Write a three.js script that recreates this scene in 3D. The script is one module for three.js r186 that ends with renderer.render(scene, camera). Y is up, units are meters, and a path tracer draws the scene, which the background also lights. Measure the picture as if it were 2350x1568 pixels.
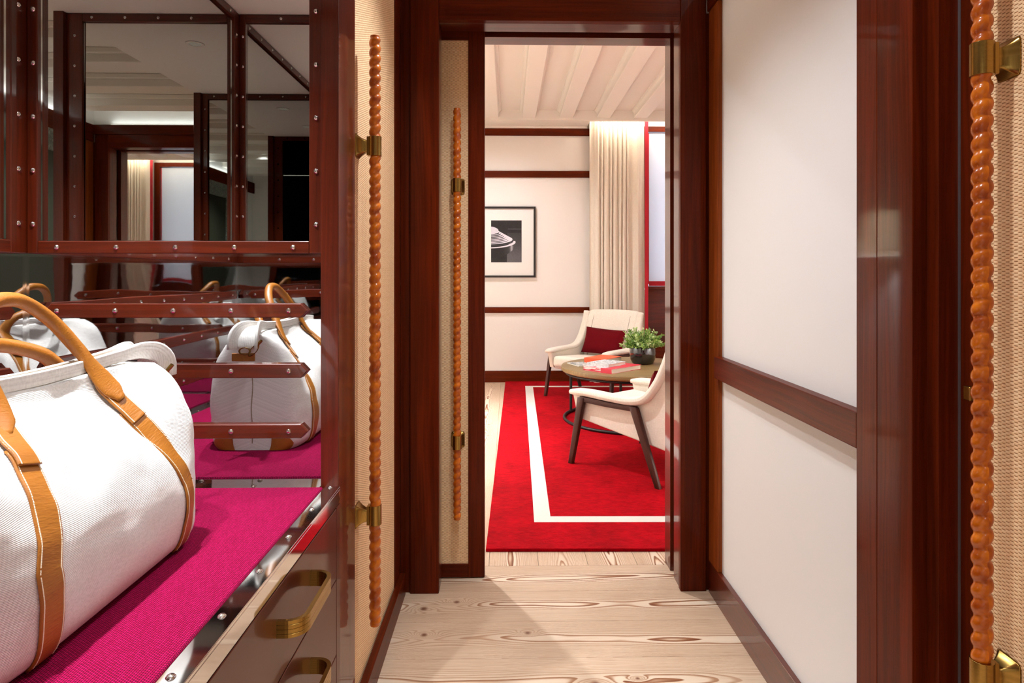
import * as THREE from 'three';
import { RoundedBoxGeometry } from 'three/addons/geometries/RoundedBoxGeometry.js';
import { mergeGeometries } from 'three/addons/utils/BufferGeometryUtils.js';
import { RectAreaLightUniformsLib } from 'three/addons/lights/RectAreaLightUniformsLib.js';

// ---------------------------------------------------------------- camera, sky, exposure
const scene = new THREE.Scene();
const W = 2350, H = 1568, FOCAL = 1500, YAW = 1.1 * Math.PI / 180, EYE = 1.17;
const camera = new THREE.PerspectiveCamera(2 * Math.atan(H / 2 / FOCAL) * 180 / Math.PI, W / H, 0.05, 60);
camera.position.set(0, EYE, 0);
camera.rotation.y = -YAW;
const PPX = 1165 + FOCAL * Math.tan(YAW), PPY = 632;          // where the lens axis meets the frame (a shifted lens)
camera.setViewOffset(W, H, W / 2 - PPX, H / 2 - PPY, W, H);
camera.updateProjectionMatrix();
scene.background = new THREE.Color(0.80, 0.90, 1.0);            // pale daylight outside the window
scene.backgroundIntensity = 0.9;
const renderer = new THREE.WebGLRenderer({ antialias: true });
renderer.toneMapping = THREE.LinearToneMapping;
renderer.toneMappingExposure = 1.0;
renderer.shadowMap.enabled = true;
RectAreaLightUniformsLib.init();
const WARM = new THREE.Color(0.92, 0.97, 1.04), SOFT = new THREE.Color(0.92, 0.98, 1.05);   // as the camera's white balance shows them
const LAMPS = {                                                 // strength of each lamp, unseen and added fill ones included
  hallDoor: 7.6, hallMidUnseen: 5.5, hallRearFill: 24, bench: 14, unseenHallStrip: 11,
  roomDoor: 31, roomTable: 10, roomChair: 8, roomWall: 13, fillLamp: 27, cove: 60, day: 2.0,
};

// ---------------------------------------------------------------- helpers
let seed = 7;
const rnd = () => { seed = (seed * 1664525 + 1013904223) >>> 0; return seed / 4294967296; };
const rr = (a, b) => a + (b - a) * rnd();
const hash = (x, y, s) => { let h = (x * 374761393 + y * 668265263 + s * 2147483647) | 0; h = Math.imul(h ^ (h >>> 13), 1274126177); h ^= h >>> 16; return (h >>> 0) / 4294967296; };
function vnoise(x, y, px, py, s) {                              // value noise, periodic with px, py cells
  const xi = Math.floor(x), yi = Math.floor(y), fx = x - xi, fy = y - yi, m = (a, n) => ((a % n) + n) % n;
  const u = fx * fx * (3 - 2 * fx), v = fy * fy * (3 - 2 * fy);
  const a = hash(m(xi, px), m(yi, py), s), b = hash(m(xi + 1, px), m(yi, py), s), c = hash(m(xi, px), m(yi + 1, py), s), d = hash(m(xi + 1, px), m(yi + 1, py), s);
  return a + (b - a) * u + (c - a) * v + (a - b - c + d) * u * v;
}
function fbm(x, y, px, py, s, oct = 4) { let t = 0, a = 0.5, n = 0; for (let k = 0; k < oct; k++) { t += a * vnoise(x, y, px, py, s + k * 17); n += a; a *= 0.5; x *= 2; y *= 2; px *= 2; py *= 2; } return t / n; }
const clamp = (x, a = 0, b = 1) => Math.min(b, Math.max(a, x));
const mix = (a, b, t) => a + (b - a) * t;
const smooth = (a, b, x) => { const t = clamp((x - a) / (b - a)); return t * t * (3 - 2 * t); };
const mix3 = (a, b, t) => [mix(a[0], b[0], t), mix(a[1], b[1], t), mix(a[2], b[2], t)];
function tex(w, h, fn, sizeX, sizeY, color = true) {            // fn(u, v) -> [r, g, b] 0..255; sizeX, sizeY in metres
  const d = new Uint8Array(w * h * 4);
  for (let y = 0; y < h; y++) for (let x = 0; x < w; x++) {
    const c = fn(x / w, y / h), i = (y * w + x) * 4;
    d[i] = clamp(c[0], 0, 255); d[i + 1] = clamp(c[1], 0, 255); d[i + 2] = clamp(c[2], 0, 255); d[i + 3] = 255;
  }
  const t = new THREE.DataTexture(d, w, h);
  t.wrapS = t.wrapT = THREE.RepeatWrapping; t.magFilter = THREE.LinearFilter; t.minFilter = THREE.LinearMipmapLinearFilter; t.generateMipmaps = true;
  if (color) t.colorSpace = THREE.SRGBColorSpace;
  t.repeat.set(1 / sizeX, 1 / sizeY); t.needsUpdate = true;
  return t;
}
const used = {};
const numbered = n => { used[n] = (used[n] ?? -1) + 1; return used[n] ? `${n}_${String(used[n]).padStart(3, '0')}` : n; };
const AX = { x: 0, y: 1, z: 2 };
function uvBox(g, grain = 'auto', ox = 0, oy = 0) {              // uv in metres; u runs along the grain
  g = g.index ? g.toNonIndexed() : g;
  g.computeBoundingBox();
  const s = new THREE.Vector3(); g.boundingBox.getSize(s);
  const a = grain === 'auto' ? [0, 1, 2].reduce((m, k) => s.getComponent(k) > s.getComponent(m) ? k : m, 0) : AX[grain];
  const p = g.attributes.position, n = g.attributes.normal, uv = new Float32Array(p.count * 2);
  for (let i = 0; i < p.count; i += 3) {
    const nn = [0, 0, 0]; for (let k = 0; k < 3; k++) { nn[0] += Math.abs(n.getX(i + k)); nn[1] += Math.abs(n.getY(i + k)); nn[2] += Math.abs(n.getZ(i + k)); }
    const m = nn[0] >= nn[1] && nn[0] >= nn[2] ? 0 : nn[1] >= nn[2] ? 1 : 2;
    const U = m === a ? (a + 1) % 3 : a, V = 3 - m - U;
    for (let k = 0; k < 3; k++) { const q = [p.getX(i + k), p.getY(i + k), p.getZ(i + k)]; uv[(i + k) * 2] = q[U] + ox; uv[(i + k) * 2 + 1] = q[V] + oy; }
  }
  g.setAttribute('uv', new THREE.BufferAttribute(uv, 2));
  return g;
}
// a box between x0..x1, y0..y1 and depths d0..d1 in front of the camera (depth = -z)
function bx(x0, x1, y0, y1, d0, d1, r = 0, grain = 'auto', ox = 0, oy = 0) {
  const w = Math.abs(x1 - x0), h = Math.abs(y1 - y0), l = Math.abs(d1 - d0);
  const g = r > 0 ? new RoundedBoxGeometry(w, h, l, 2, Math.min(r, w / 2.2, h / 2.2, l / 2.2)) : new THREE.BoxGeometry(w, h, l);
  g.translate((x0 + x1) / 2, (y0 + y1) / 2, -(d0 + d1) / 2);
  return uvBox(g, grain, ox, oy);
}
const plain = g => { g = g.index ? g.toNonIndexed() : g; for (const k of Object.keys(g.attributes)) if (!['position', 'normal', 'uv'].includes(k)) g.deleteAttribute(k); if (!g.attributes.uv) g.setAttribute('uv', new THREE.BufferAttribute(new Float32Array(g.attributes.position.count * 2), 2)); return g; };
const join = list => list.length === 1 ? list[0] : mergeGeometries(list.map(plain));
function mesh(name, g, m, parent, label) {
  const o = new THREE.Mesh(Array.isArray(g) ? join(g) : g, m);
  o.castShadow = o.receiveShadow = true; o.name = parent ? name : numbered(name);
  (parent ?? scene).add(o);
  if (label) o.userData.label = label;
  return o;
}
function tag(o, label, category, group, kind) { o.userData.label = label; o.userData.category = category; if (group) o.userData.group = group; if (kind) o.userData.kind = kind; return o; }
function thing(name, label, category, [x, y, d] = [0, 0, 0], turn = 0, group) {
  const o = new THREE.Group(); o.name = numbered(name); o.position.set(x, y, -d); o.rotation.y = turn; scene.add(o);
  return tag(o, label, category, group);
}
function struct(name, g, m, label, category) { return tag(mesh(name, g, m), label, category, null, 'structure'); }
function structGroup(name, label, category) { return tag(thing(name, label, category), label, category, null, 'structure'); }
const V3 = (x, y, z) => new THREE.Vector3(x, y, z);
// a rounded section swept along points; half(t) -> [half width along B, half height along N]; normal(t, i) -> preferred N
function sweep(pts, half, normal, sides = 12, power = 2.6, uvS = 1) {
  const n = pts.length, pos = [], uv = [], idx = [];
  let len = 0;
  for (let i = 0; i < n; i++) {
    const T = pts[Math.min(n - 1, i + 1)].clone().sub(pts[Math.max(0, i - 1)]).normalize();
    const N0 = normal(i / (n - 1), i), B = T.clone().cross(N0).normalize(), N = B.clone().cross(T).normalize();
    if (i) len += pts[i].distanceTo(pts[i - 1]);
    const [a, b] = half(i / (n - 1));
    for (let k = 0; k <= sides; k++) {
      const q = k / sides * 2 * Math.PI, c = Math.cos(q), s = Math.sin(q);
      const cx = Math.sign(c) * Math.abs(c) ** (2 / power) * a, sy = Math.sign(s) * Math.abs(s) ** (2 / power) * b;
      const v = pts[i].clone().addScaledVector(B, cx).addScaledVector(N, sy);
      pos.push(v.x, v.y, v.z); uv.push(len * uvS, k / sides * 2 * (a + b) * uvS);
    }
  }
  const row = sides + 1;
  for (let i = 0; i < n - 1; i++) for (let k = 0; k < sides; k++) { const a = i * row + k, b = a + row; idx.push(a, a + 1, b, a + 1, b + 1, b); }
  const at = pos.length / 3;
  for (const [i, flip] of [[0, 1], [n - 1, 0]]) {                // end caps
    const c = pos.length / 3; pos.push(pts[i].x, pts[i].y, pts[i].z); uv.push(0, 0);
    for (let k = 0; k < sides; k++) { const a = i * row + k; flip ? idx.push(c, a + 1, a) : idx.push(c, a, a + 1); }
  }
  const g = new THREE.BufferGeometry();
  g.setAttribute('position', new THREE.Float32BufferAttribute(pos, 3)); g.setAttribute('uv', new THREE.Float32BufferAttribute(uv, 2)); g.setIndex(idx);
  g.computeVertexNormals();
  // outward check: flip if the volume is negative
  let vol = 0; const P = i => V3(pos[i * 3], pos[i * 3 + 1], pos[i * 3 + 2]);
  for (let i = 0; i < idx.length; i += 3) vol += P(idx[i]).dot(P(idx[i + 1]).cross(P(idx[i + 2])));
  if (vol < 0) { for (let i = 0; i < idx.length; i += 3) { const t = idx[i]; idx[i] = idx[i + 1]; idx[i + 1] = t; } g.setIndex(idx); g.computeVertexNormals(); }
  return g;
}
const curve = (pts, n) => new THREE.CatmullRomCurve3(pts, false, 'centripetal').getSpacedPoints(n);
function grid(nu, nv, fn, uvFn) {
  const pos = [], uv = [], idx = [];
  for (let j = 0; j <= nv; j++) for (let i = 0; i <= nu; i++) { const p = fn(i / nu, j / nv); pos.push(p.x, p.y, p.z); const q = uvFn ? uvFn(i / nu, j / nv, p) : [i / nu, j / nv]; uv.push(q[0], q[1]); }
  for (let j = 0; j < nv; j++) for (let i = 0; i < nu; i++) { const a = j * (nu + 1) + i, b = a + nu + 1; idx.push(a, a + 1, b, a + 1, b + 1, b); }
  const g = new THREE.BufferGeometry();
  g.setAttribute('position', new THREE.Float32BufferAttribute(pos, 3)); g.setAttribute('uv', new THREE.Float32BufferAttribute(uv, 2)); g.setIndex(idx); g.computeVertexNormals();
  return g;
}
const lerpTable = (tab, x) => { if (x <= tab[0][0]) return tab[0][1]; for (let i = 1; i < tab.length; i++) if (x <= tab[i][0]) { const [a, p] = tab[i - 1], [b, q] = tab[i]; return p + (q - p) * (x - a) / (b - a); } return tab[tab.length - 1][1]; };
function smoothTable(tab) { const c = new THREE.CatmullRomCurve3(tab.map(([a, b]) => V3(a, b, 0)), false, 'centripetal').getPoints(120).map(p => [p.x, p.y]); return x => lerpTable(c, x); }

// ---------------------------------------------------------------- materials
const P = o => new THREE.MeshPhysicalMaterial(o), S = o => new THREE.MeshStandardMaterial(o);
const mahoganyMap = tex(1024, 512, (u, v) => {
  const warp = fbm(u * 3, v * 4, 3, 4, 11, 3) * 0.22;
  const streak = fbm(u * 6, (v + warp * 0.25) * 90, 6, 90, 21, 3), broad = fbm(u * 2, (v + warp) * 9, 2, 9, 31, 3), pore = vnoise(u * 60, v * 400, 60, 400, 41);
  const t = clamp(0.15 + 0.5 * streak + 0.55 * (broad - 0.3)) - (pore > 0.8 ? 0.10 : 0);
  return mix3([52, 14, 3], [114, 38, 9], t);
}, 1.3, 0.42);
const mahogany = P({ map: mahoganyMap, roughness: 0.36, specularIntensity: 0.1, clearcoat: 0.12, clearcoatRoughness: 0.06, ior: 1.5 });
const honeyMap = tex(256, 256, (u, v) => mix3([104, 44, 12], [158, 78, 26], fbm(u * 4, v * 50, 4, 50, 22, 3)), 0.8, 0.3);
const honeyWood = P({ map: honeyMap, roughness: 0.4, specularIntensity: 0.3 });
const mahoganyGloss = P({ map: mahoganyMap, roughness: 0.34, specularIntensity: 0.5, clearcoat: 0.7, clearcoatRoughness: 0.05, ior: 1.5 });
const lacquer = P({ color: new THREE.Color(0x4f2012), map: null, roughness: 0.3, specularIntensity: 0.25, clearcoat: 0.38, clearcoatRoughness: 0.05, ior: 1.5 });
// long-grained fir boards: growth rings cut by the saw, with knots
const knots = []; for (let k = 0; k < 22; k++) knots.push([rnd(), (k % 6 + 0.5 + rr(-0.16, 0.16)) / 6, rr(0.006, 0.016), rr(0, 6)]);
const firField = (u, v) => {
  const X = u * 2.4, Y = v * 1.2, board = Math.floor(v * 6 + 1e-9), y = Y - (board + 0.5) * 0.2;
  const n1 = fbm(u * 4, board * 3 + 0.5, 4, 64, 51, 3) - 0.5, n2 = fbm(u * 7, v * 30, 7, 30, 61, 3) - 0.5;
  let depth = 0.020 + 0.062 * n1 + 0.010 * n2, yy = y + 0.05 * (fbm(u * 3, board * 5 + 0.3, 3, 64, 71, 2) - 0.5);
  let r = Math.sqrt(yy * yy * 1.0 + depth * depth * 1.7), kn = 0;
  for (const [ku, kv, kr] of knots) { let dx = Math.abs(ku - u); if (dx > 0.5) dx = 1 - dx; dx *= 2.4; const dy = (kv - v) * 1.2; if (Math.abs(dy) > 0.09 || dx > 0.25) continue; const q = dx * dx / 6 + dy * dy; r += 0.030 * Math.exp(-q / (kr * kr * 2.2)); kn = Math.max(kn, Math.exp(-(dx * dx * 0.8 + dy * dy) / (kr * kr * 0.55))); }
  return [r, kn, n2];
};
const firMap = tex(2048, 1024, (u, v) => {
  const [r, kn, n2] = firField(u, v);
  const ph = r * 46 + r * r * 1150 + 0.35 * n2, f = ph - Math.floor(ph), late = smooth(0.45, 0.86, f) * (1 - smooth(0.93, 1, f));
  const flat = smooth(0.048, 0.022, r), fine = fbm(u * 16, v * 420, 16, 420, 81, 2), cloud = fbm(u * 5, v * 10, 5, 10, 91, 3);
  const pore = vnoise(u * 30, v * 620, 30, 620, 95);
  let c = mix3([184, 155, 127], [222, 196, 168], clamp(0.5 * fine + 0.7 * (cloud - 0.2)));
  if (pore > 0.72) c = mix3(c, [150, 112, 82], (pore - 0.72) * 1.1);
  c = mix3(mix3(c, [232, 214, 190], 0.6 * flat), [126, 72, 38], late * (0.26 + 0.74 * flat) * (0.7 + 0.7 * fine));
  return mix3(c, [98, 54, 34], clamp(kn * 1.15 - 0.12) * 0.85);
}, 2.4, 1.2);
const fir = P({ map: firMap, roughness: 0.52, clearcoat: 0.12, clearcoatRoughness: 0.4 });
// woven cord panel: staggered dashes
const weave = (u, v) => {                                        // tile of 85 x 96 mm: 10 columns of 8.5 mm, 16 cords of 6 mm, every other column half a cord lower
  const col = Math.floor(u * 10 + 1e-9), fx = u * 10 - col, y = v * 16 + (col % 2) * 0.5, row = Math.floor(y), fy = y - row, e = Math.min(fy, 1 - fy);
  const cord = Math.sin(Math.PI * fy) ** 0.5 * (0.72 + 0.28 * Math.sin(Math.PI * fx)), gap = (1 - smooth(0.03, 0.17, e)) * smooth(0.06, 0.2, fx) * (1 - smooth(0.8, 0.94, fx));
  return [cord, gap, hash(col, row % 16, 5)];
};
const rattanMap = tex(512, 512, (u, v) => { const [c, h, id] = weave(u, v); const n = fbm(u * 40, v * 60, 40, 60, 3, 2); return mix3(mix3([230, 174, 122], [255, 222, 176], 0.3 * id + 0.35 * n + 0.5 * c), [172, 112, 66], h * 0.8); }, 0.085, 0.096);
const rattanBump = tex(512, 512, (u, v) => { const [c, h] = weave(u, v); const q = 255 * clamp(0.3 + 0.7 * c - 0.5 * h); return [q, q, q]; }, 0.085, 0.096, false);
const rattan = S({ map: rattanMap, bumpMap: rattanBump, bumpScale: 0.0012, roughness: 0.75 });
const canvasBump = tex(256, 256, (u, v) => { const a = Math.abs(Math.sin(Math.PI * v * 32)), b = 0.5 + 0.5 * Math.sin(2 * Math.PI * (u * 32 + 0.5 * Math.floor(v * 32))); const q = 255 * clamp(0.75 * a + 0.25 * b * a); return [q, q, q]; }, 0.062, 0.062, false);
const canvasMap = tex(256, 256, (u, v) => { const a = Math.abs(Math.sin(Math.PI * v * 32)), n = fbm(u * 20, v * 32, 20, 32, 4, 2); return mix3([202, 196, 189], [234, 229, 223], clamp(0.35 * a + 0.7 * n)); }, 0.062, 0.062);
const canvas = P({ map: canvasMap, bumpMap: canvasBump, bumpScale: 0.00035, roughness: 0.9, sheen: 0.2, sheenRoughness: 0.8 });
const leatherBump = tex(512, 512, (u, v) => { const q = 255 * fbm(u * 70, v * 70, 70, 70, 6, 3); return [q, q, q]; }, 0.12, 0.12, false);
const leatherMap = tex(256, 256, (u, v) => mix3([146, 84, 12], [168, 102, 20], fbm(u * 8, v * 8, 8, 8, 8, 4)), 0.2, 0.2);
const leather = P({ map: leatherMap, bumpMap: leatherBump, bumpScale: 0.0004, roughness: 0.42, clearcoat: 0.15, clearcoatRoughness: 0.35 });
const thread = S({ color: 0xf3e3c6, roughness: 0.8 });
const carpetF = (u, v) => { const col = Math.floor(v * 16), x = u * 24 + (col % 2) * 0.5 + 0.25 * hash(col, 1, 2), fx = x - Math.floor(x), fy = v * 16 - col; return [Math.sin(Math.PI * fx) ** 0.6 * Math.sin(Math.PI * fy) ** 0.6, hash(Math.floor(x) % 24, col, 9)]; };
const carpetMap = tex(512, 512, (u, v) => { const [b, id] = carpetF(u, v); return mix3([74, 0, 30], mix3([146, 1, 56], [172, 8, 74], id), smooth(0.15, 0.75, b)); }, 0.100, 0.052);
const carpetBump = tex(512, 512, (u, v) => { const q = 255 * carpetF(u, v)[0]; return [q, q, q]; }, 0.100, 0.052, false);
const carpet = P({ map: carpetMap, bumpMap: carpetBump, bumpScale: 0.0012, roughness: 0.9, specularIntensity: 0.2 });
const linenF = (u, v) => 0.5 * fbm(u * 12, v * 90, 12, 90, 14, 2) + 0.5 * fbm(u * 90, v * 12, 90, 12, 15, 2);
const linenMap = tex(256, 256, (u, v) => mix3([216, 204, 186], [242, 233, 218], linenF(u, v)), 0.16, 0.16);
const linen = P({ map: linenMap, roughness: 0.9, sheen: 0.25, sheenRoughness: 0.7 });
const seamCloth = S({ color: 0x8d7860, roughness: 0.95 });
const curtainMap = tex(256, 256, (u, v) => mix3([226, 214, 196], [242, 233, 218], linenF(u, v)), 0.3, 0.3);
const curtainCloth = P({ map: curtainMap, roughness: 0.95, sheen: 0.2, sheenRoughness: 0.8 });
const redCloth = S({ color: 0xb01828, roughness: 0.9 });
const velvet = P({ color: 0x5a020b, roughness: 0.9, specularIntensity: 0.2, sheen: 0.2, sheenRoughness: 0.5, sheenColor: new THREE.Color(0xb01020) });
const rugN = (u, v) => 0.55 * fbm(u * 10, v * 14, 10, 14, 24, 4) + 0.45 * fbm(u * 120, v * 60, 120, 60, 25, 2);
const rugMap = tex(1024, 1024, (u, v) => mix3([126, 0, 8], [176, 0, 18], clamp(1.5 * rugN(u, v) - 0.25)), 1.5, 1.5);
const rugBump = tex(512, 512, (u, v) => { const q = 255 * fbm(u * 160, v * 120, 160, 120, 26, 2); return [q, q, q]; }, 0.7, 0.7, false);
const rugRed = P({ map: rugMap, bumpMap: rugBump, bumpScale: 0.002, roughness: 0.95, specularIntensity: 0.15 });
const rugWhite = P({ color: 0xd6cec2, bumpMap: rugBump, bumpScale: 0.002, roughness: 0.95 });
const oakMap = tex(512, 512, (u, v) => { const s = fbm(u * 4, v * 60, 4, 60, 34, 3), b = fbm(u * 2, v * 8, 2, 8, 35, 3); return mix3([112, 88, 52], [162, 132, 84], clamp(0.7 * s + 0.5 * b - 0.1)); }, 0.9, 0.5);
const oak = P({ map: oakMap, roughness: 0.4 });
const turnedMap = tex(256, 256, (u, v) => mix3([150, 60, 3], [222, 122, 14], clamp(fbm(u * 5, v * 14, 5, 14, 44, 4) * 1.5 - 0.25)), 0.12, 0.3);
const turnedWood = P({ map: turnedMap, roughness: 0.3, specularIntensity: 0.5, clearcoat: 0.5, clearcoatRoughness: 0.12 });
const walnutMap = tex(256, 256, (u, v) => mix3([46, 19, 12], [80, 38, 25], fbm(u * 4, v * 40, 4, 40, 54, 3)), 0.5, 0.2);
const walnut = P({ map: walnutMap, roughness: 0.4, specularIntensity: 0.5 });
const plasterWhite = S({ color: 0xe8e4df, roughness: 0.75 });
const plasterCream = S({ color: 0xf1ece5, roughness: 0.85 });
const ceilingPaint = S({ color: 0xefe7dc, roughness: 0.8 });
const mirrorGlass = P({ color: 0xe4e6e4, metalness: 1, roughness: 0.008 });
const steelWave = tex(128, 128, (u, v) => { const q = 255 * fbm(u * 3, v * 3, 3, 3, 64, 2); return [q, q, q]; }, 0.9, 0.9, false);
const polishedSteel = P({ color: 0xcfcfce, metalness: 1, roughness: 0.018, bumpMap: steelWave, bumpScale: 0.0016 });
const chrome = P({ color: 0xdcdcda, metalness: 1, roughness: 0.06 });
const brassF = tex(256, 256, (u, v) => mix3([150, 118, 58], [176, 142, 78], fbm(u * 3, v * 80, 3, 80, 74, 2)), 0.1, 0.1);
const brass = P({ map: brassF, metalness: 1, roughness: 0.26 });
const stoneMap = tex(512, 512, (u, v) => { const n = fbm(u * 60, v * 60, 60, 60, 84, 3), m = fbm(u * 8, v * 8, 8, 8, 85, 3); return mix3([92, 94, 84], [168, 166, 152], clamp(1.6 * n - 0.5 + 0.4 * (m - 0.5))); }, 0.6, 0.6);
const stone = P({ map: stoneMap, roughness: 0.35 });
const darkVoid = S({ color: 0x120c0a, roughness: 0.6 });
const blackPaint = S({ color: 0x1c1613, roughness: 0.4 });
const blackGlaze = P({ color: 0x0c0a0b, roughness: 0.12, clearcoat: 1, clearcoatRoughness: 0.05 });
const ironMat = S({ color: 0x1d1613, roughness: 0.45, metalness: 0.4 });
const lampGlow = S({ color: 0xffffff, emissive: 0xfff0d8, emissiveIntensity: 0.6 }), lensGlow = S({ color: 0x8a8580, emissive: 0xfff0d8, emissiveIntensity: 0.2 });
const paper = S({ color: 0xe9dfcd, roughness: 0.9 });

// ---------------------------------------------------------------- floor
const HALL_L = -0.395, HALL_R = 0.76, DOOR_D = 2.405, ROOM_D = 2.655, FAR = 7.161;
{
  const floor = structGroup('floor', 'pale bleached fir floorboards through hall and sitting room', 'floor');
  mesh('subfloor', bx(-1.75, 3.75, -0.12, -0.022, -2.4, 7.4), darkVoid, floor);
  let k = 0;
  for (let d = 2.63; d > -2.25; d -= 0.2115) {
    const v = (k * 5 + 2) % 6;
    const g = bx(-0.42, HALL_R + 0.02, -0.022, 0, d - 0.2105, d, 0.0012, 'x');
    const uv = g.attributes.uv, p = g.attributes.position; const ou = rr(0, 2.4);
    for (let i = 0; i < uv.count; i++) uv.setXY(i, p.getX(i) + ou, v * 0.2 + clamp((-p.getZ(i) - (d - 0.2105)) / 0.2105, 0.02, 0.98) * 0.2);
    mesh('plank', g, fir, floor); k++;
  }
  for (let i = 0; i < 27; i++) {
    const x0 = -1.675 + i * 0.2, v = (i * 5 + 1) % 6, cuts = [2.631, 2.631 + rr(1.6, 3.2), 7.16];
    for (let c = 0; c < 2; c++) {
      const g = bx(x0, x0 + 0.199, -0.022, 0, cuts[c], cuts[c + 1] - 0.001, 0.0012, 'z'), uv = g.attributes.uv, p = g.attributes.position, ou = rr(0, 2.4);
      for (let q = 0; q < uv.count; q++) uv.setXY(q, p.getZ(q) + ou, v * 0.2 + clamp((p.getX(q) - x0) / 0.199, 0.02, 0.98) * 0.2);
      mesh('plank', g, fir, floor);
    }
  }
}

// ---------------------------------------------------------------- hall shell
const CEIL = 2.40, SOFFIT = 2.27;
struct('wall_right', bx(HALL_R, 0.90, 0, CEIL, 1.355, DOOR_D + 0.03), plasterWhite, 'off-white painted wall panel between the closet casing and the doorway', 'wall');
struct('wall_right_rear', bx(HALL_R, 0.90, 0, CEIL, -2.3, 0.40), plasterWhite, 'off-white hall wall beside the stone-framed doorway', 'wall');
struct('wall_right_closet', [bx(0.845, 0.90, 0, CEIL, 0.40, 1.355), bx(0.73, 0.845, 2.145, CEIL, 0.40, 1.355)], mahogany, 'dark closet lining behind the woven door', 'wall');
struct('wall_left', bx(-0.52, -0.44, 0, CEIL, 1.70, DOOR_D + 0.03), plasterWhite, 'hall wall behind the woven closet door', 'wall');
struct('wall_left_rear', bx(-0.52, HALL_L, 0, CEIL, -2.3, 0.215), plasterWhite, 'off-white hall wall before the luggage niche', 'wall');
struct('wall_rear', bx(-0.52, 0.90, 0, CEIL, -2.4, -2.3), plasterWhite, 'off-white wall at the closed end of the hall', 'wall');
struct('wall_niche', [bx(-1.26, -1.163, 0, SOFFIT + 0.1, 0.215, 1.70), bx(-1.163, -0.437, 0, SOFFIT, 1.59, 1.70), bx(-1.163, -0.437, 0, SOFFIT, 0.215, 0.332)], mahogany, 'dark wooden lining of the luggage niche', 'wall');
struct('ceiling_niche', bx(-1.163, HALL_L, SOFFIT, SOFFIT + 0.13, 0.215, 1.70), ceilingPaint, 'flat cream ceiling over the luggage niche', 'ceiling');
{
  const c = structGroup('ceiling', 'cream hall ceiling with shallow cross beams', 'ceiling');
  mesh('ceiling_slab', bx(-0.52, 0.90, CEIL, CEIL + 0.1, -2.4, DOOR_D + 0.03), ceilingPaint, c);
  for (let d = 2.22; d > -2.2; d -= 0.46) {
    mesh('beam', bx(HALL_L + 0.001, HALL_R, CEIL - 0.075, CEIL, d - 0.15, d, 0.006), ceilingPaint, c);
    mesh('moulding', bx(HALL_L + 0.001, HALL_R, CEIL - 0.03, CEIL, d, d + 0.025, 0.006), ceilingPaint, c);
    mesh('moulding', bx(HALL_L + 0.001, HALL_R, CEIL - 0.03, CEIL, d - 0.175, d - 0.15, 0.006), ceilingPaint, c);
  }
}
// right wall joinery
struct('baseboard_right', bx(0.743, HALL_R, 0, 0.116, 1.355, DOOR_D, 0.002), mahoganyGloss, 'mahogany baseboard under the white wall panel', 'baseboard');
struct('trim_1', bx(0.7305, HALL_R, 0.806, 0.883, 1.355, 2.30, 0.003), mahogany, 'mahogany chair rail across the white wall panel', 'trim');
struct('trim_2', bx(0.744, HALL_R, 0.116, 2.145, 2.30, DOOR_D, 0.002), honeyWood, 'slim upright honey-brown wooden strip beside the white wall panel', 'trim');
struct('trim_3', bx(0.738, HALL_R, 2.145, SOFFIT, 1.355, DOOR_D, 0.002), mahogany, 'mahogany band along the top of the white wall', 'trim');
{
  const c = structGroup('trim_4', 'broad glossy mahogany casing of the closet, between white wall and woven door', 'trim');
  mesh('casing_board', bx(0.73, 0.845, 0, 2.145, 1.279, 1.355, 0.0015), mahogany, c);
  mesh('casing_board', bx(0.73, 0.845, 0, 2.145, 1.166, 1.278, 0.0015, 'auto', 0.4, 0.13), mahogany, c);
  mesh('door_stop', bx(0.757, 0.845, 0, 2.145, 1.135, 1.166, 0.0015), mahogany, c);
  mesh('seal_strip', bx(0.792, 0.797, 0.05, 2.12, 1.128, 1.135), S({ color: 0xb8b8b8, metalness: 1, roughness: 0.45 }), c);
  mesh('casing_board', bx(0.73, 0.845, 0, 2.145, 0.40, 0.47, 0.0015), mahogany, c);
}
struct('trim_5', [bx(0.738, HALL_R, 2.145, SOFFIT, -2.3, 0.40, 0.002), bx(HALL_L, -0.375, 2.145, SOFFIT, -2.3, 0.215, 0.002)], mahogany, 'mahogany band under the ceiling at the rear of the hall', 'trim');
// a stone-framed opening further back, seen only in the mirrors
{
  const s = structGroup('door_4', 'dark doorway with speckled grey stone surround, seen in the mirrors', 'door');
  mesh('stone_jamb', bx(0.735, HALL_R, 0, 2.0, -0.62, -0.48, 0.003), stone, s);
  mesh('stone_jamb', bx(0.735, HALL_R, 0, 2.0, -1.66, -1.52, 0.003), stone, s);
  mesh('stone_lintel', bx(0.735, HALL_R, 2.0, 2.144, -1.66, -0.48, 0.003), stone, s);
  mesh('dark_panel', bx(0.75, HALL_R, 0, 2.0, -1.52, -0.62), S({ color: 0x3a3a2e, roughness: 0.3 }), s);  // flat dark panel standing in for the dark opening
}
// left wall joinery
struct('trim_6', bx(-0.437, HALL_L, 0, SOFFIT, 1.536, 1.70, 0.002), mahoganyGloss, 'glossy mahogany post between luggage niche and woven closet door', 'trim');
struct('trim_7', bx(-0.437, HALL_L, 0, SOFFIT, 0.215, 0.385, 0.002), mahoganyGloss, 'glossy mahogany post at the near end of the luggage niche', 'trim');
struct('baseboard_left', bx(-0.3955, -0.374, 0, 0.078, 1.702, DOOR_D, 0.002), mahogany, 'low dark plinth under the woven closet door', 'baseboard');

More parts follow.
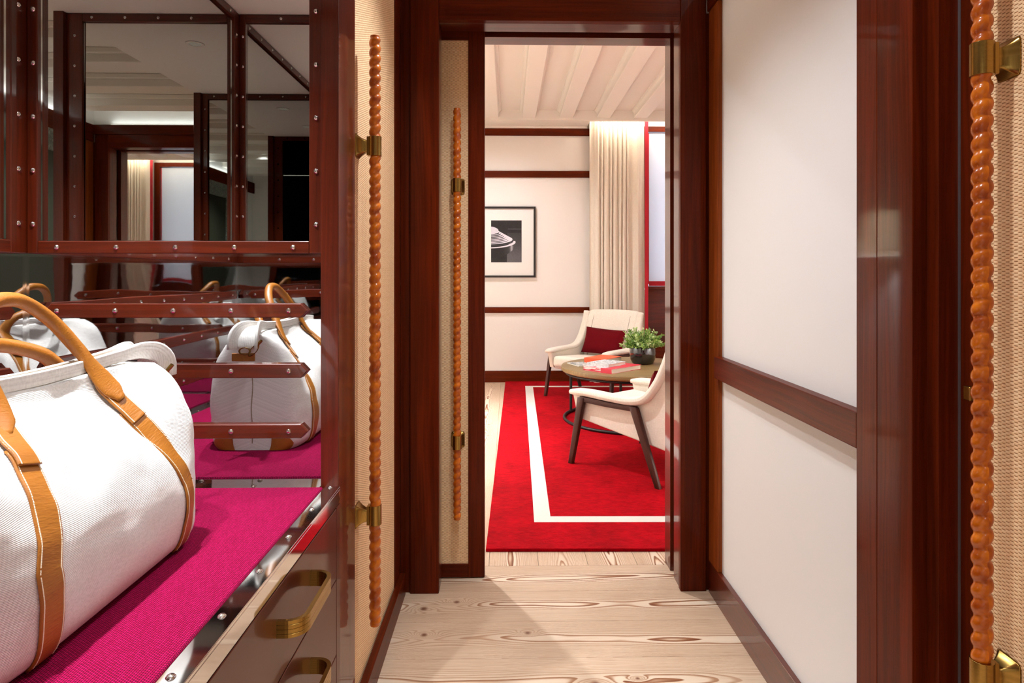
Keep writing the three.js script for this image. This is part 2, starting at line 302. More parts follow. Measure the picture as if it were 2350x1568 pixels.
// ---------------------------------------------------------------- doorway wall between hall and sitting room
const RCEIL = 2.906, OPEN_L = -0.253, OPEN_R = 0.643, HEAD = 2.108;
{
  const w = structGroup('wall_front', 'partition holding the mahogany doorway', 'wall');
  mesh('wall_leaf', bx(-1.70, OPEN_L - 0.02, 0, RCEIL, 2.435, 2.505), plasterCream, w);
  mesh('wall_leaf', bx(-1.70, OPEN_L - 0.02, 0, RCEIL, 2.585, ROOM_D), plasterCream, w);
  mesh('wall_leaf', bx(OPEN_R + 0.035, 3.7, 0, RCEIL, 2.435, ROOM_D), plasterCream, w);
  mesh('wall_header', bx(OPEN_L - 0.02, OPEN_R + 0.035, HEAD + 0.06, RCEIL, 2.435, ROOM_D), plasterCream, w);
}
{
  const t = structGroup('trim_8', 'dark mahogany casing around the doorway', 'trim');
  mesh('side_casing', bx(-0.358, OPEN_L, 0, 2.20, DOOR_D, 2.434, 0.003, 'y', 0.3, 0.1), mahogany, t);
  mesh('side_casing', bx(OPEN_R - 0.004, 0.735, 0, 2.20, DOOR_D, 2.434, 0.003, 'y', 0.9, 0.25), mahogany, t);
  mesh('head_casing', bx(OPEN_L, OPEN_R - 0.004, HEAD, 2.20, DOOR_D, 2.434, 0.003, 'x', 0.1, 0.3), mahogany, t);
  mesh('back_board', bx(-0.395, -0.358, 0, 2.20, 2.418, 2.434, 0.001), mahogany, t);
  mesh('back_board', bx(0.735, 0.7595, 0, 2.145, 2.418, 2.434, 0.001), mahogany, t);
  mesh('crown_band', bx(-0.395, 0.738, 2.20, SOFFIT, DOOR_D - 0.012, 2.434, 0.002), mahogany, t);
  // linings with the slot that takes the sliding door
  mesh('jamb_lining', bx(OPEN_R, OPEN_R + 0.034, 0, HEAD + 0.05, 2.434, 2.518, 0.001, 'y', 0.2, 0.05), mahoganyGloss, t);
  mesh('jamb_lining', bx(OPEN_R, OPEN_R + 0.034, 0, HEAD + 0.05, 2.575, ROOM_D + 0.006, 0.001, 'y', 0.7, 0.15), mahoganyGloss, t);
  mesh('slot_back', bx(OPEN_R + 0.026, OPEN_R + 0.034, 0, HEAD + 0.05, 2.518, 2.575), darkVoid, t);
  mesh('head_lining', bx(OPEN_L, OPEN_R, HEAD, HEAD + 0.058, 2.434, 2.518, 0.001), mahoganyGloss, t);
  mesh('head_lining', bx(OPEN_L, OPEN_R, HEAD, HEAD + 0.058, 2.575, ROOM_D + 0.006, 0.001), mahoganyGloss, t);
  mesh('slot_back', bx(OPEN_L, OPEN_R, HEAD + 0.05, HEAD + 0.058, 2.518, 2.575), darkVoid, t);
  mesh('jamb_lining', bx(OPEN_L - 0.02, OPEN_L, 0, HEAD + 0.05, 2.434, 2.505, 0.001, 'y', 0.5, 0.3), mahoganyGloss, t);
  mesh('jamb_lining', bx(OPEN_L - 0.02, OPEN_L, 0, HEAD + 0.05, 2.585, ROOM_D + 0.006, 0.001, 'y', 0.1, 0.2), mahoganyGloss, t);
}

// ---------------------------------------------------------------- twisted pull handles
const POLE_Y0 = 0.242, POLE_Y1 = 1.804, PITCH = 0.0262, CLAMPS = [0.535, 1.512];
const rodGeo = (() => {
  const per = 16, turns = (POLE_Y1 - POLE_Y0) / PITCH, nv = Math.round(turns * per), nu = 24;
  const body = grid(nu, nv, (u, v) => {
    const y = mix(POLE_Y0, POLE_Y1, v), q = u * 2 * Math.PI, ph = q - 2 * Math.PI * (y - POLE_Y0) / PITCH;
    const end = smooth(0, 0.012, y - POLE_Y0) * smooth(0, 0.012, POLE_Y1 - y), fr = ((ph / (2 * Math.PI)) % 1 + 1) % 1, bead = fr < 0.76 ? Math.sin(Math.PI * fr / 0.76) ** 0.55 : 0;
    const r = mix(0.0125, 0.0118 + 0.0037 * bead, end);
    return V3(r * Math.cos(q), y, -r * Math.sin(q));
  }, (u, v) => [u * 0.09, v * (POLE_Y1 - POLE_Y0)]);
  const cap = y => { const g = new THREE.SphereGeometry(0.0125, 18, 6, 0, Math.PI * 2, 0, Math.PI / 2); g.scale(1, 0.25, 1); if (y < 1) g.rotateX(Math.PI); g.translate(0, y, 0); return g; };
  return join([body, cap(POLE_Y0), cap(POLE_Y1)]);
})();
const clampGeo = (() => { const pts = [[0.0001, -0.026], [0.0166, -0.026], [0.0174, -0.0252], [0.0174, 0.0252], [0.0166, 0.026], [0.0001, 0.026]].map(([x, y]) => new THREE.Vector2(x, y)); return new THREE.LatheGeometry(pts, 32); })();
// trumpet-shaped bracket from the clamp (z = 0) to the panel (z = -reach)
const bracketGeo = reach => sweep(Array.from({ length: 15 }, (_, i) => V3(0, 0, -0.012 - (reach - 0.012) * i / 14)), t => [0.0105 + 0.016 * t ** 2.2, 0.0155 + 0.0165 * t ** 2.2], () => V3(0, 1, 0), 24, 7);
const collarGeo = reach => { const g = new RoundedBoxGeometry(0.0225, 0.05, 0.008, 2, 0.001); g.translate(0, 0, -0.016); return g; };
function pullHandle(door, x, d, turn, reach) {                   // reach: from the rod's axis to the panel; turn 0 = panel behind the rod
  const h = new THREE.Group(); h.name = 'handle'; h.position.set(x, 0, -d); h.rotation.y = turn; door.add(h);
  h.userData.label = 'honey-brown twisted wooden pull bar in brass clamps';
  mesh('rod', rodGeo, turnedWood, h);
  for (const y of CLAMPS) {
    const c = mesh('clamp', [clampGeo, collarGeo()], brass, h, 'brass clamp'); c.position.y = y;
    const b = mesh('bracket', bracketGeo(reach), brass, h, 'flared brass bracket'); b.position.y = y;
  }
}
{
  const d1 = structGroup('door_1', 'closet door of woven cord beside the luggage niche, with twisted pull bar', 'door');
  mesh('woven_panel', bx(-0.438, -0.399, 0.02, SOFFIT, 1.702, 2.305, 0, 'z'), rattan, d1);
  mesh('stile', bx(-0.438, -0.395, 0.02, SOFFIT, 2.305, 2.417, 0.002), mahogany, d1);
  pullHandle(d1, -0.352, 1.742, Math.PI / 2, 0.047);
  const d2 = structGroup('door_2', 'sliding door of woven cord standing half out of its pocket in the doorway', 'door');
  mesh('woven_panel', bx(-0.90, -0.152, 0.055, 2.078, 2.532, 2.552, 0, 'x'), rattan, d2);
  mesh('stile', bx(-0.152, -0.089, 0.004, 2.125, 2.526, 2.562, 0.002), mahogany, d2);
  mesh('rail', bx(-0.90, -0.152, 0.004, 0.055, 2.526, 2.562, 0.002), mahogany, d2);
  mesh('rail', bx(-0.90, -0.152, 2.078, 2.125, 2.526, 2.562, 0.002), mahogany, d2);
  pullHandle(d2, -0.192, 2.489, 0, 0.0432);
  const d3 = structGroup('door_3', 'closet door of woven cord at the edge of the hall, nearest the camera', 'door');
  mesh('woven_panel', bx(0.795, 0.83, 0.03, 2.13, 0.475, 1.066, 0, 'z'), rattan, d3);
  mesh('stile', bx(0.790, 0.83, 0.03, 2.13, 1.066, 1.126, 0.002), mahogany, d3);
  mesh('latch', bx(0.776, 0.790, 0.958, 0.982, 1.083, 1.100, 0.002), brass, d3, 'small brass latch');
  pullHandle(d3, 0.752, 1.022, -Math.PI / 2, 0.0432);
}

// ---------------------------------------------------------------- luggage niche: mirrors, bumper rails, bench
const studGeo = (() => { const g = new THREE.LatheGeometry([[0.0001, 0.0042], [0.0022, 0.004], [0.0026, 0.0034], [0.0046, 0.0026], [0.0062, 0.0006], [0.0062, 0]].map(([x, y]) => new THREE.Vector2(x, y)), 16); return g; })();
function studAt(parent, x, y, d, face, name = 'stud') {           // face: direction the stud looks to
  const s = mesh(name, studGeo, chrome, parent); s.position.set(x, y, -d);
  if (face === '+z') s.rotation.x = Math.PI / 2; else if (face === '-z') s.rotation.x = -Math.PI / 2; else if (face === '+x') s.rotation.z = -Math.PI / 2;
  return s;
}
const EB = 1.57, NB = 0.352, XL = -1.143, XR = -0.437, TRAY = 0.677, MB = 1.221, MT = 2.268, FW = 0.033;
// one wall of the niche: origin at the corner, u along the wall, out of the wall = w
function nicheWall(map, face, len, uStile0, uStile1, up, low) {
  const US = face === "+x" ? 0 : 0.0145;
  const box = (u0, u1, y0, y1, w0, w1, r, grain) => { const a = map(u0, w0), b = map(u1, w1); return bx(Math.min(a[0], b[0]), Math.max(a[0], b[0]), y0, y1, Math.min(a[1], b[1]), Math.max(a[1], b[1]), r, grain); };
  const m = thing('framed_mirror', up, 'mirror', [0, 0, 0], 0, 'studded mirrors of the niche');
  mesh('mirror_glass', box(uStile0 - 0.002, len - uStile1 + 0.002, MB + 0.028, MT - FW + 0.002, -0.012, 0.001, 0), mirrorGlass, m);
  const bead = (a, b, c, d) => mesh('bead', box(a, b, c, d, 0, 0.0035, 0), chrome, m);
  bead(uStile0 - 0.002, uStile0 + 0.001, MB + 0.03, MT - FW); bead(len - uStile1 - 0.001, len - uStile1 + 0.002, MB + 0.03, MT - FW); bead(uStile0, len - uStile1, MB + 0.029, MB + 0.032);
  const frames = [
    ["stile", US, uStile0, MB, MT], ['stile', len - uStile1, len, MB, MT], ['rail', uStile0, len - uStile1, MB, MB + 0.030], ['rail', uStile0, len - uStile1, MT - FW, MT],
  ];
  for (const [name, u0, u1, y0, y1] of frames) {
    const f = mesh(name, box(u0, u1, y0, y1, 0, 0.014, 0.0025), mahoganyGloss, m);
    if (name === 'stile') for (let y = MB + 0.069; y < MT - 0.02; y += 0.1263) { const p = map(u0 < 0.02 ? (face === '+x' ? 0.038 : 0.028) : face === '+x' ? len - 0.038 : (u0 + u1) / 2, 0.014); studAt(f, p[0], y, p[1], face); }
    else for (let u = u1 - 0.038; u > u0 + 0.02; u -= 0.138) { const p = map(u, 0.014); studAt(f, p[0], (y0 + y1) / 2, p[1], face); }
  }
  const b = thing('mirrored_backsplash', low, 'panel', [0, 0, 0], 0, 'polished backsplashes of the niche');
  mesh('polished_panel', box(face === '+x' ? 0 : 0.010, len, TRAY, MB - 0.007, -0.012, 0.010), polishedSteel, b);
  if (face !== '+x') mesh('corner_bead', box(0.010, 0.0145, TRAY, MB, 0.010, 0.0145), chrome, b);
  mesh('top_bead', box(face === '+x' ? 0 : 0.0126, len, MB - 0.007, MB, -0.012, 0.0125), chrome, b);
  for (const y of [1.087, 0.945, 0.803]) {
    // pointed wooden bumper rail
    const a = 0.063, z = len - 0.036, h = 0.0148, sh = new THREE.Shape();
    sh.moveTo(a, 0); sh.lineTo(a + 0.014, h); sh.lineTo(z - 0.014, h); sh.lineTo(z, 0); sh.lineTo(z - 0.014, -h); sh.lineTo(a + 0.014, -h);
    const g = new THREE.ExtrudeGeometry(sh, { depth: 0.010, bevelEnabled: true, bevelThickness: 0.002, bevelSize: 0.002, bevelSegments: 1, curveSegments: 1 });
    const p = g.attributes.position, uv = new Float32Array(p.count * 2);
    for (let i = 0; i < p.count; i++) { uv[i * 2] = p.getX(i) + y * 3; uv[i * 2 + 1] = p.getY(i) + y; const q = map(p.getX(i), p.getZ(i) + 0.0121); p.setXYZ(i, q[0], p.getY(i) + y, -q[1]); }
    g.setAttribute('uv', new THREE.BufferAttribute(uv, 2));
    if (map(0, 0)[2]) { for (let i = 0; i < p.count; i += 3) { const s = [p.getX(i), p.getY(i), p.getZ(i), uv[i * 2], uv[i * 2 + 1]]; p.setXYZ(i, p.getX(i + 1), p.getY(i + 1), p.getZ(i + 1)); p.setXYZ(i + 1, s[0], s[1], s[2]); uv[i * 2] = uv[i * 2 + 2]; uv[i * 2 + 1] = uv[i * 2 + 3]; uv[i * 2 + 2] = s[3]; uv[i * 2 + 3] = s[4]; } }
    g.computeVertexNormals();
    const rail = mesh('bumper_rail', g, mahoganyGloss, b);
    for (let u = z - 0.042; u > a + 0.02; u -= 0.1345) { const q = map(u, 0.0241); studAt(rail, q[0], y, q[1], face); }
  }
}
nicheWall((u, w) => [XL + u, EB - w, false], '+z', XR - XL, 0.039, FW, 'tall mirror in chrome-studded mahogany frame facing the camera', 'polished steel backsplash with three pointed wooden rails, facing the camera');
nicheWall((u, w) => [XL + w, EB - u, true], '+x', EB - NB, 0.062, 0.062, 'studded mirror along the back of the luggage niche, cut off at the frame edge', 'polished steel backsplash along the back of the luggage niche');
nicheWall((u, w) => [XL + u, NB + w, true], '-z', XR - XL, 0.039, 0.066, 'studded mirror at the near end of the niche, seen only as a reflection', 'polished steel backsplash at the near end of the niche, seen only as a reflection');

{
  const b = thing('luggage_bench', 'built-in luggage bench with pink carpet top, chrome edging and lacquered drawers', 'bench', [-0.77, 0, 0.96]);
  const L = (x0, x1, y0, y1, d0, d1, r, gr) => { const g = bx(x0, x1, y0, y1, d0, d1, r, gr); g.translate(0.77, 0, 0.96); return g; };
  const F = -0.391, D0 = NB + 0.036, D1 = 1.534;
  mesh('carcass', [L(XL, -0.41, 0.06, TRAY - 0.006, NB, EB, 0), L(-0.41, F, 0.06, 0.638, 1.503, D1, 0.001), L(-0.41, F, 0.06, 0.638, D0, D0 + 0.03, 0.001)], lacquer, b);
  mesh('plinth', L(XL, -0.44, 0, 0.06, NB, EB, 0), darkVoid, b);
  const cp = mesh('carpet_top', L(XL + 0.04, -0.427, TRAY - 0.006, TRAY + 0.0035, NB + 0.04, EB - 0.050, 0.003, 'z'), carpet, b);
  const front = mesh('edge_trim', L(-0.427, F, TRAY - 0.006, TRAY, D0, D1, 0.0012), chrome, b, 'riveted chrome edging');
  const back = mesh('edge_trim', L(XL, -0.437, TRAY - 0.006, TRAY, EB - 0.050, EB, 0.001), chrome, b, 'riveted chrome edging');
  const side = mesh('edge_trim', L(XL, XL + 0.04, TRAY - 0.006, TRAY, NB, EB - 0.050, 0.001), chrome, b);
  const near = mesh('edge_trim', L(XL + 0.04, -0.437, TRAY - 0.006, TRAY, NB, NB + 0.04, 0.001), chrome, b);
  mesh('front_lip', L(-0.41, F, 0.640, TRAY - 0.006, D0, D1, 0.001), chrome, b, 'mirror-polished lip');
  for (let d = 1.527 - 0.0; d > 0.42; d -= 0.1435) { const s = studAt(front, -0.413 + 0.77, TRAY, 0, 'up', 'rivet'); s.position.z = -d + 0.96; }
  for (let x = -0.594; x > XL + 0.05; x -= 0.14) { const s = studAt(back, x + 0.77, TRAY, 0, 'up', 'rivet'); s.position.z = -(EB - 0.030) + 0.96; }
  for (let d = 1.45; d > NB + 0.05; d -= 0.1435) { const s = studAt(side, XL + 0.025 + 0.77, TRAY, 0, 'up', 'rivet'); s.position.z = -d + 0.96; }
  for (let x = -0.594; x > XL + 0.05; x -= 0.14) { const s = studAt(near, x + 0.77, TRAY, 0, 'up', 'rivet'); s.position.z = -(NB + 0.025) + 0.96; }
  // D-shaped brass pulls with a grooved face
  const pull = (() => {
    const prof = [[-0.0145, 0.0008], [-0.0145, 0.004], [-0.0085, 0.004], [-0.0078, 0.0032], [-0.0071, 0.004], [-0.0004, 0.004], [0, 0.0032], [0.0004, 0.004], [0.0071, 0.004], [0.0078, 0.0032], [0.0085, 0.004], [0.0145, 0.004], [0.0145, -0.004], [-0.0145, -0.004]];
    const pts = []; const half = 0.0935, out = 0.044, R = 0.03;
    pts.push([half, 0], [half, out - R]);
    for (let k = 1; k < 9; k++) { const q = k / 9 * Math.PI / 2; pts.push([half - R + R * Math.cos(q), out - R + R * Math.sin(q)]); }
    pts.push([half - R, out]);
    const all = [...pts, ...pts.slice().reverse().map(([a, c]) => [-a, c])];
    const pos = [], idx = [], m = prof.length;
    all.forEach(([z, x], i) => {
      const p = all[Math.max(0, i - 1)], n = all[Math.min(all.length - 1, i + 1)], tz = n[0] - p[0], tx = n[1] - p[1], l = Math.hypot(tz, tx), nz = tx / l, nx = -tz / l;   // outward
      for (const [y, o] of prof) pos.push(x + nx * o, y, z + nz * o);
    });
    for (let i = 0; i < all.length - 1; i++) for (let k = 0; k < m; k++) { const a = i * m + k, c = i * m + (k + 1) % m, e = a + m, f = c + m; idx.push(a, c, e, c, f, e); }
    const g = new THREE.BufferGeometry(); g.setAttribute('position', new THREE.Float32BufferAttribute(pos, 3)); g.setIndex(idx);
    const q = g.toNonIndexed(); q.computeVertexNormals(); return uvBox(q, 'z');
  })();
  for (const [y0, y1, hy] of [[0.476, 0.637, 0.570], [0.304, 0.473, 0.396], [0.064, 0.301, 0.20]]) {
    const dr = mesh('drawer', L(-0.41, F, y0, y1, D0 + 0.032, 1.500, 0.0015), lacquer, b, 'glossy brown lacquered drawer');
    for (const d of [1.21, 0.70]) { const h = mesh('handle', pull, brass, dr, 'grooved brass pull'); h.position.set(F + 0.77, hy, -d + 0.96); }
  }
}

// ---------------------------------------------------------------- canvas duffel bag on the bench
{
  const bag = thing('duffel_bag', 'white canvas duffel bag with tan leather straps on the pink bench', 'bag', [-0.715, TRAY + 0.0046, 1.0]);
  const HL = 0.276, halfEnd = smoothTable([[0, 0.124], [0.02, 0.133], [0.1, 0.138], [0.19, 0.136], [0.25, 0.120], [0.30, 0.090], [0.325, 0.055], [0.335, 0.03]]), halfW = smoothTable([[0, 0.126], [0.02, 0.139], [0.06, 0.148], [0.12, 0.147], [0.18, 0.126], [0.235, 0.088], [0.28, 0.048], [0.308, 0.022], [0.335, 0.011]]);
  const TOP = 0.332;
  const bump = (l, h, s) => {                                      // soft creases of the cloth
    const q = (fbm(l * 9 + 20, h * 12 + s * 7 + 20, 999, 999, 3, 3) - 0.5) * 0.022 * smooth(0.0, 0.05, h) * (0.45 + 0.55 * smooth(0.10, 0.24, h));
    const dip = -0.011 * Math.exp(-(((l + 0.02 - (h - 0.24) * 0.9) / 0.035) ** 2)) * smooth(0.15, 0.24, h) * smooth(0.34, 0.28, h);
    const dip2 = -0.009 * Math.exp(-(((l - 0.14 + (h - 0.2) * 0.6) / 0.03) ** 2)) * smooth(0.14, 0.22, h) * smooth(0.33, 0.26, h) + 0.006 * Math.exp(-(((l + 0.02) / 0.09) ** 2)) * smooth(0.1, 0.2, h) * smooth(0.3, 0.24, h);
    return q + (s > 0 ? dip + dip2 : dip * 0.7);
  };
  const planExp = h => 7;
  const section = (h, l) => mix(halfW(h), halfEnd(h), smooth(0.58, 0.96, Math.abs(l) / HL));
  const topY = l => TOP - 0.012 * (l / HL) ** 2 - 0.006 * Math.cos(l * 14);
  // point of the shell: s = +1 front (towards the hall) .. -1 back; l along the bag; f = 0 base .. 1 ridge
  const shell = (s, l, f, lift = 0) => {
    const h = f * topY(l), t = clamp(Math.abs(l) / HL), n = planExp(h), plan = Math.max(0, 1 - t ** n) ** (1 / n);
    let w = section(f * TOP, l) * plan + bump(l, h, s) * plan + lift;
    if (h < 0.012) w -= (0.012 - h) ** 2 * 40 * plan;
    return V3(s * w, h, -l);
  };
  const lOf = u => { const q = (u * 2 - 1); return HL * Math.sin(q * Math.PI / 2) ** 1 * 1; };
  const nf = 64, nu = 110;
  const body = grid(nu, nf * 2, (u, v) => { const s = v < 0.5 ? 1 : -1, f = v < 0.5 ? v * 2 : 2 - v * 2; return shell(s, lOf(u), f); }, (u, v, p) => [p.z, p.y + Math.abs(p.x) * 0.4]);
  { // two ends follow the plan curve already; flip if needed so the front faces outwards
    const n = body.attributes.normal; const i = Math.round(nf * 0.5) * (nu + 1) + nu / 2; if (n.getX(i) < 0) { const ix = body.index.array; for (let k = 0; k < ix.length; k += 3) { const t = ix[k]; ix[k] = ix[k + 1]; ix[k + 1] = t; } body.computeVertexNormals(); }
  }
  const base = bx(-0.105, 0.105, 0, 0.006, -0.235, 0.235, 0.002, 'z');
  mesh('body', [body, base], canvas, bag, 'white ribbed canvas body');
  // straps: a lower leather band up each side, an upper band over it that turns into the handle
  const strapL = h => lerpTable([[0, 0.172], [0.12, 0.176], [0.24, 0.138], [0.33, 0.112]], h);
  const N = (a, b) => b.clone().sub(a).normalize();
  const outward = (s, l, f) => { const a = shell(s, l, f), du = shell(s, l + 0.004, f).sub(a), dv = shell(s, l, Math.min(1, f + 0.02)).sub(shell(s, l, Math.max(0, f - 0.02))); const n = du.cross(dv).normalize(); if (n.x * s < 0) n.negate(); return n; };
  const stitches = [];
  const band = (s, e, f0, f1, off, hw, name) => {
    const pts = [], nor = []; const n = 46;
    for (let i = 0; i <= n; i++) { const f = mix(f0, f1, i / n), l = e * strapL(f * TOP); const nn = outward(s, l, f); pts.push(shell(s, l, f).addScaledVector(nn, off)); nor.push(nn); }
    mesh(name, sweep(pts, () => [hw, 0.0021], (t, i) => nor[i], 12, 7), leather, bag, 'tan leather strap');
    for (const side of [-1, 1]) for (let i = 1; i < n; i++) for (const sub of [0, 0.5]) {
      const j = Math.min(n, i + 1), a = pts[i].clone().lerp(pts[j], sub), T = N(pts[i - 1], pts[j]), B = T.clone().cross(nor[i]).normalize();
      a.addScaledVector(B, side * (hw - 0.0035)).addScaledVector(nor[i], 0.0022);
      const g = new THREE.BoxGeometry(0.0011, 0.0009, 0.0027); const m = new THREE.Matrix4().makeBasis(B, nor[i], T.clone().negate()); m.setPosition(a); g.applyMatrix4(m); stitches.push(g);
    }
    return pts;
  };
  const handleMat = leather;
  for (const s of [1, -1]) for (const e of [1, -1]) { band(s, e, 0.014, 0.78, 0.0018, 0.0195, 'strap'); band(s, e, 0.72, 0.965, 0.0062, 0.0185, 'upper_strap'); }
  // rolled handles
  const handle = (s, mid) => {
    const on = f => { const l = strapL(f * TOP), q = shell(s, l, f).addScaledVector(outward(s, l, f), 0.0105); return V3(q.x, q.y, l); };
    const half = [on(0.82), on(0.875), on(0.93), ...mid];
    const loop = [...half.map(p => V3(p.x, p.y, -p.z)), ...half.slice(0, -1).reverse().map(p => V3(p.x, p.y, p.z))];
    const pts = curve(loop, 90);
    const lay = outward(s, strapL(0.87 * TOP), 0.87);
    const g = sweep(pts, t => { const q = Math.min(t, 1 - t), k = smooth(0.06, 0.22, q), tip = smooth(0, 0.045, q); return [mix(0.0215, 0.0118, k) * mix(0.45, 1, tip), mix(0.0042, 0.0108, k)]; }, (t, i) => { const p = pts[i], q = Math.min(t, 1 - t), rad = V3(s * 0.35, Math.max(0.25, p.y - 0.33) * 3, p.z * 6).normalize(); return lay.clone().multiplyScalar(1 - smooth(0.08, 0.3, q)).addScaledVector(rad, smooth(0.08, 0.3, q)).normalize(); }, 18, 2.2);
    mesh('handle', g, handleMat, bag, 'rolled tan leather carrying handle');
  };
  handle(1, [V3(0.000, 0.366, 0.101), V3(-0.026, 0.416, 0.074), V3(-0.040, 0.447, 0.032), V3(-0.042, 0.452, 0)]);
  handle(-1, [V3(-0.048, 0.352, 0.098), V3(-0.070, 0.372, 0.064), V3(-0.082, 0.380, 0.030), V3(-0.085, 0.381, 0)]);
  // zip band along the ridge: two leaves that open at the far end and droop over it
  const leaf = s => {
    const ctrl = [V3(s * 0.008, 0.326, 0.272), V3(s * 0.010, 0.333, 0.2), V3(s * 0.011, 0.334, 0.1), V3(s * 0.010, 0.333, 0), V3(s * 0.011, 0.336, -0.1), V3(s * 0.013, 0.342, -0.2), V3(s * 0.018, 0.345, -0.262), V3(s * 0.026, 0.337, -0.300), V3(s * 0.031, 0.315, -0.324), V3(s * 0.030, 0.286, -0.328)];
    const pts = curve(ctrl, 60);
    return sweep(pts, t => [mix(0.0022, 0.004, t), 0.011 + 0.012 * smooth(0.72, 1, t)], (t, i) => V3(s * 0.45 * smooth(0.8, 1, t), 1, -1.2 * smooth(0.78, 1, t)).normalize(), 10, 5);
  };
  mesh('zip_band', leaf(1), canvas, bag, 'folded canvas zip band'); mesh('zip_band', leaf(-1), canvas, bag, 'folded canvas zip band');
  mesh('zip_gusset', sweep(curve([V3(0, 0.338, -0.235), V3(0, 0.334, -0.280), V3(0, 0.312, -0.306), V3(0, 0.286, -0.312)], 14), t => [mix(0.012, 0.030, t), 0.007], (t) => V3(0, 1 - t, -0.1 - t).normalize(), 12, 3), canvas, bag);
  mesh('zipper', sweep(curve([V3(0, 0.331, 0.25), V3(0, 0.333, 0), V3(0, 0.337, -0.2)], 20), () => [0.008, 0.003], () => V3(0, 1, 0), 8, 4), brass, bag, 'brass zip');
  mesh('end_seam', sweep(Array.from({ length: 12 }, (_, i) => V3(0.002 * Math.sin(i), mix(0.02, 0.24, i / 11), -(HL + 0.0006))), () => [0.0012, 0.0012], () => V3(0, 0, -1), 6, 2), seamCloth, bag, 'seam down the end');
  // leather tab with a brass swivel clasp at the far end
  mesh('tab', (() => { const g = new RoundedBoxGeometry(0.062, 0.022, 0.006, 2, 0.002); g.translate(-0.01, 0.262, -0.310); return uvBox(g, 'x'); })(), leather, bag, 'small leather tab');
  const clasp = [];
  { const t = new THREE.TorusGeometry(0.012, 0.0022, 8, 20); t.scale(1.2, 0.8, 1); t.translate(-0.004, 0.279, -0.317); clasp.push(t); const t2 = new THREE.TorusGeometry(0.011, 0.002, 8, 20); t2.scale(0.7, 1.7, 1); t2.rotateZ(-0.7); t2.translate(0.022, 0.282, -0.322); clasp.push(t2); const c = new THREE.CylinderGeometry(0.004, 0.004, 0.03, 12); c.rotateZ(-0.7); c.translate(0.034, 0.298, -0.322); clasp.push(c); }
  mesh('clasp', clasp.map(plain), brass, bag, 'brass swivel clasp');
  // leather patches on the base corners
  for (const s of [1, -1]) for (const e of [1, -1]) {
    const g = grid(16, 10, (u, v) => { const l = e * HL * Math.sin((0.80 + 0.186 * u) * Math.PI / 2), f = v * (0.055 + 0.13 * u) , p = shell(s, l, f); p.z -= e * 0.0018; p.x += s * 0.0018 * (1 - u * 0.6); return p; }, (u, v) => [u * 0.1, v * 0.07]);
    const h = grid(16, 10, (u, v) => { const l = e * HL * Math.sin((0.80 + 0.186 * u) * Math.PI / 2), f = v * (0.055 + 0.13 * u), p = shell(s, l, f); p.x -= s * 0.0012; p.z += e * 0.001; return p; });
    mesh('corner_patch', [g, h], leather, bag, 'leather corner patch');
  }
  const st = mesh('stitching', stitches, thread, bag, 'pale stitching along the straps'); st.userData.kind = 'stuff';
}

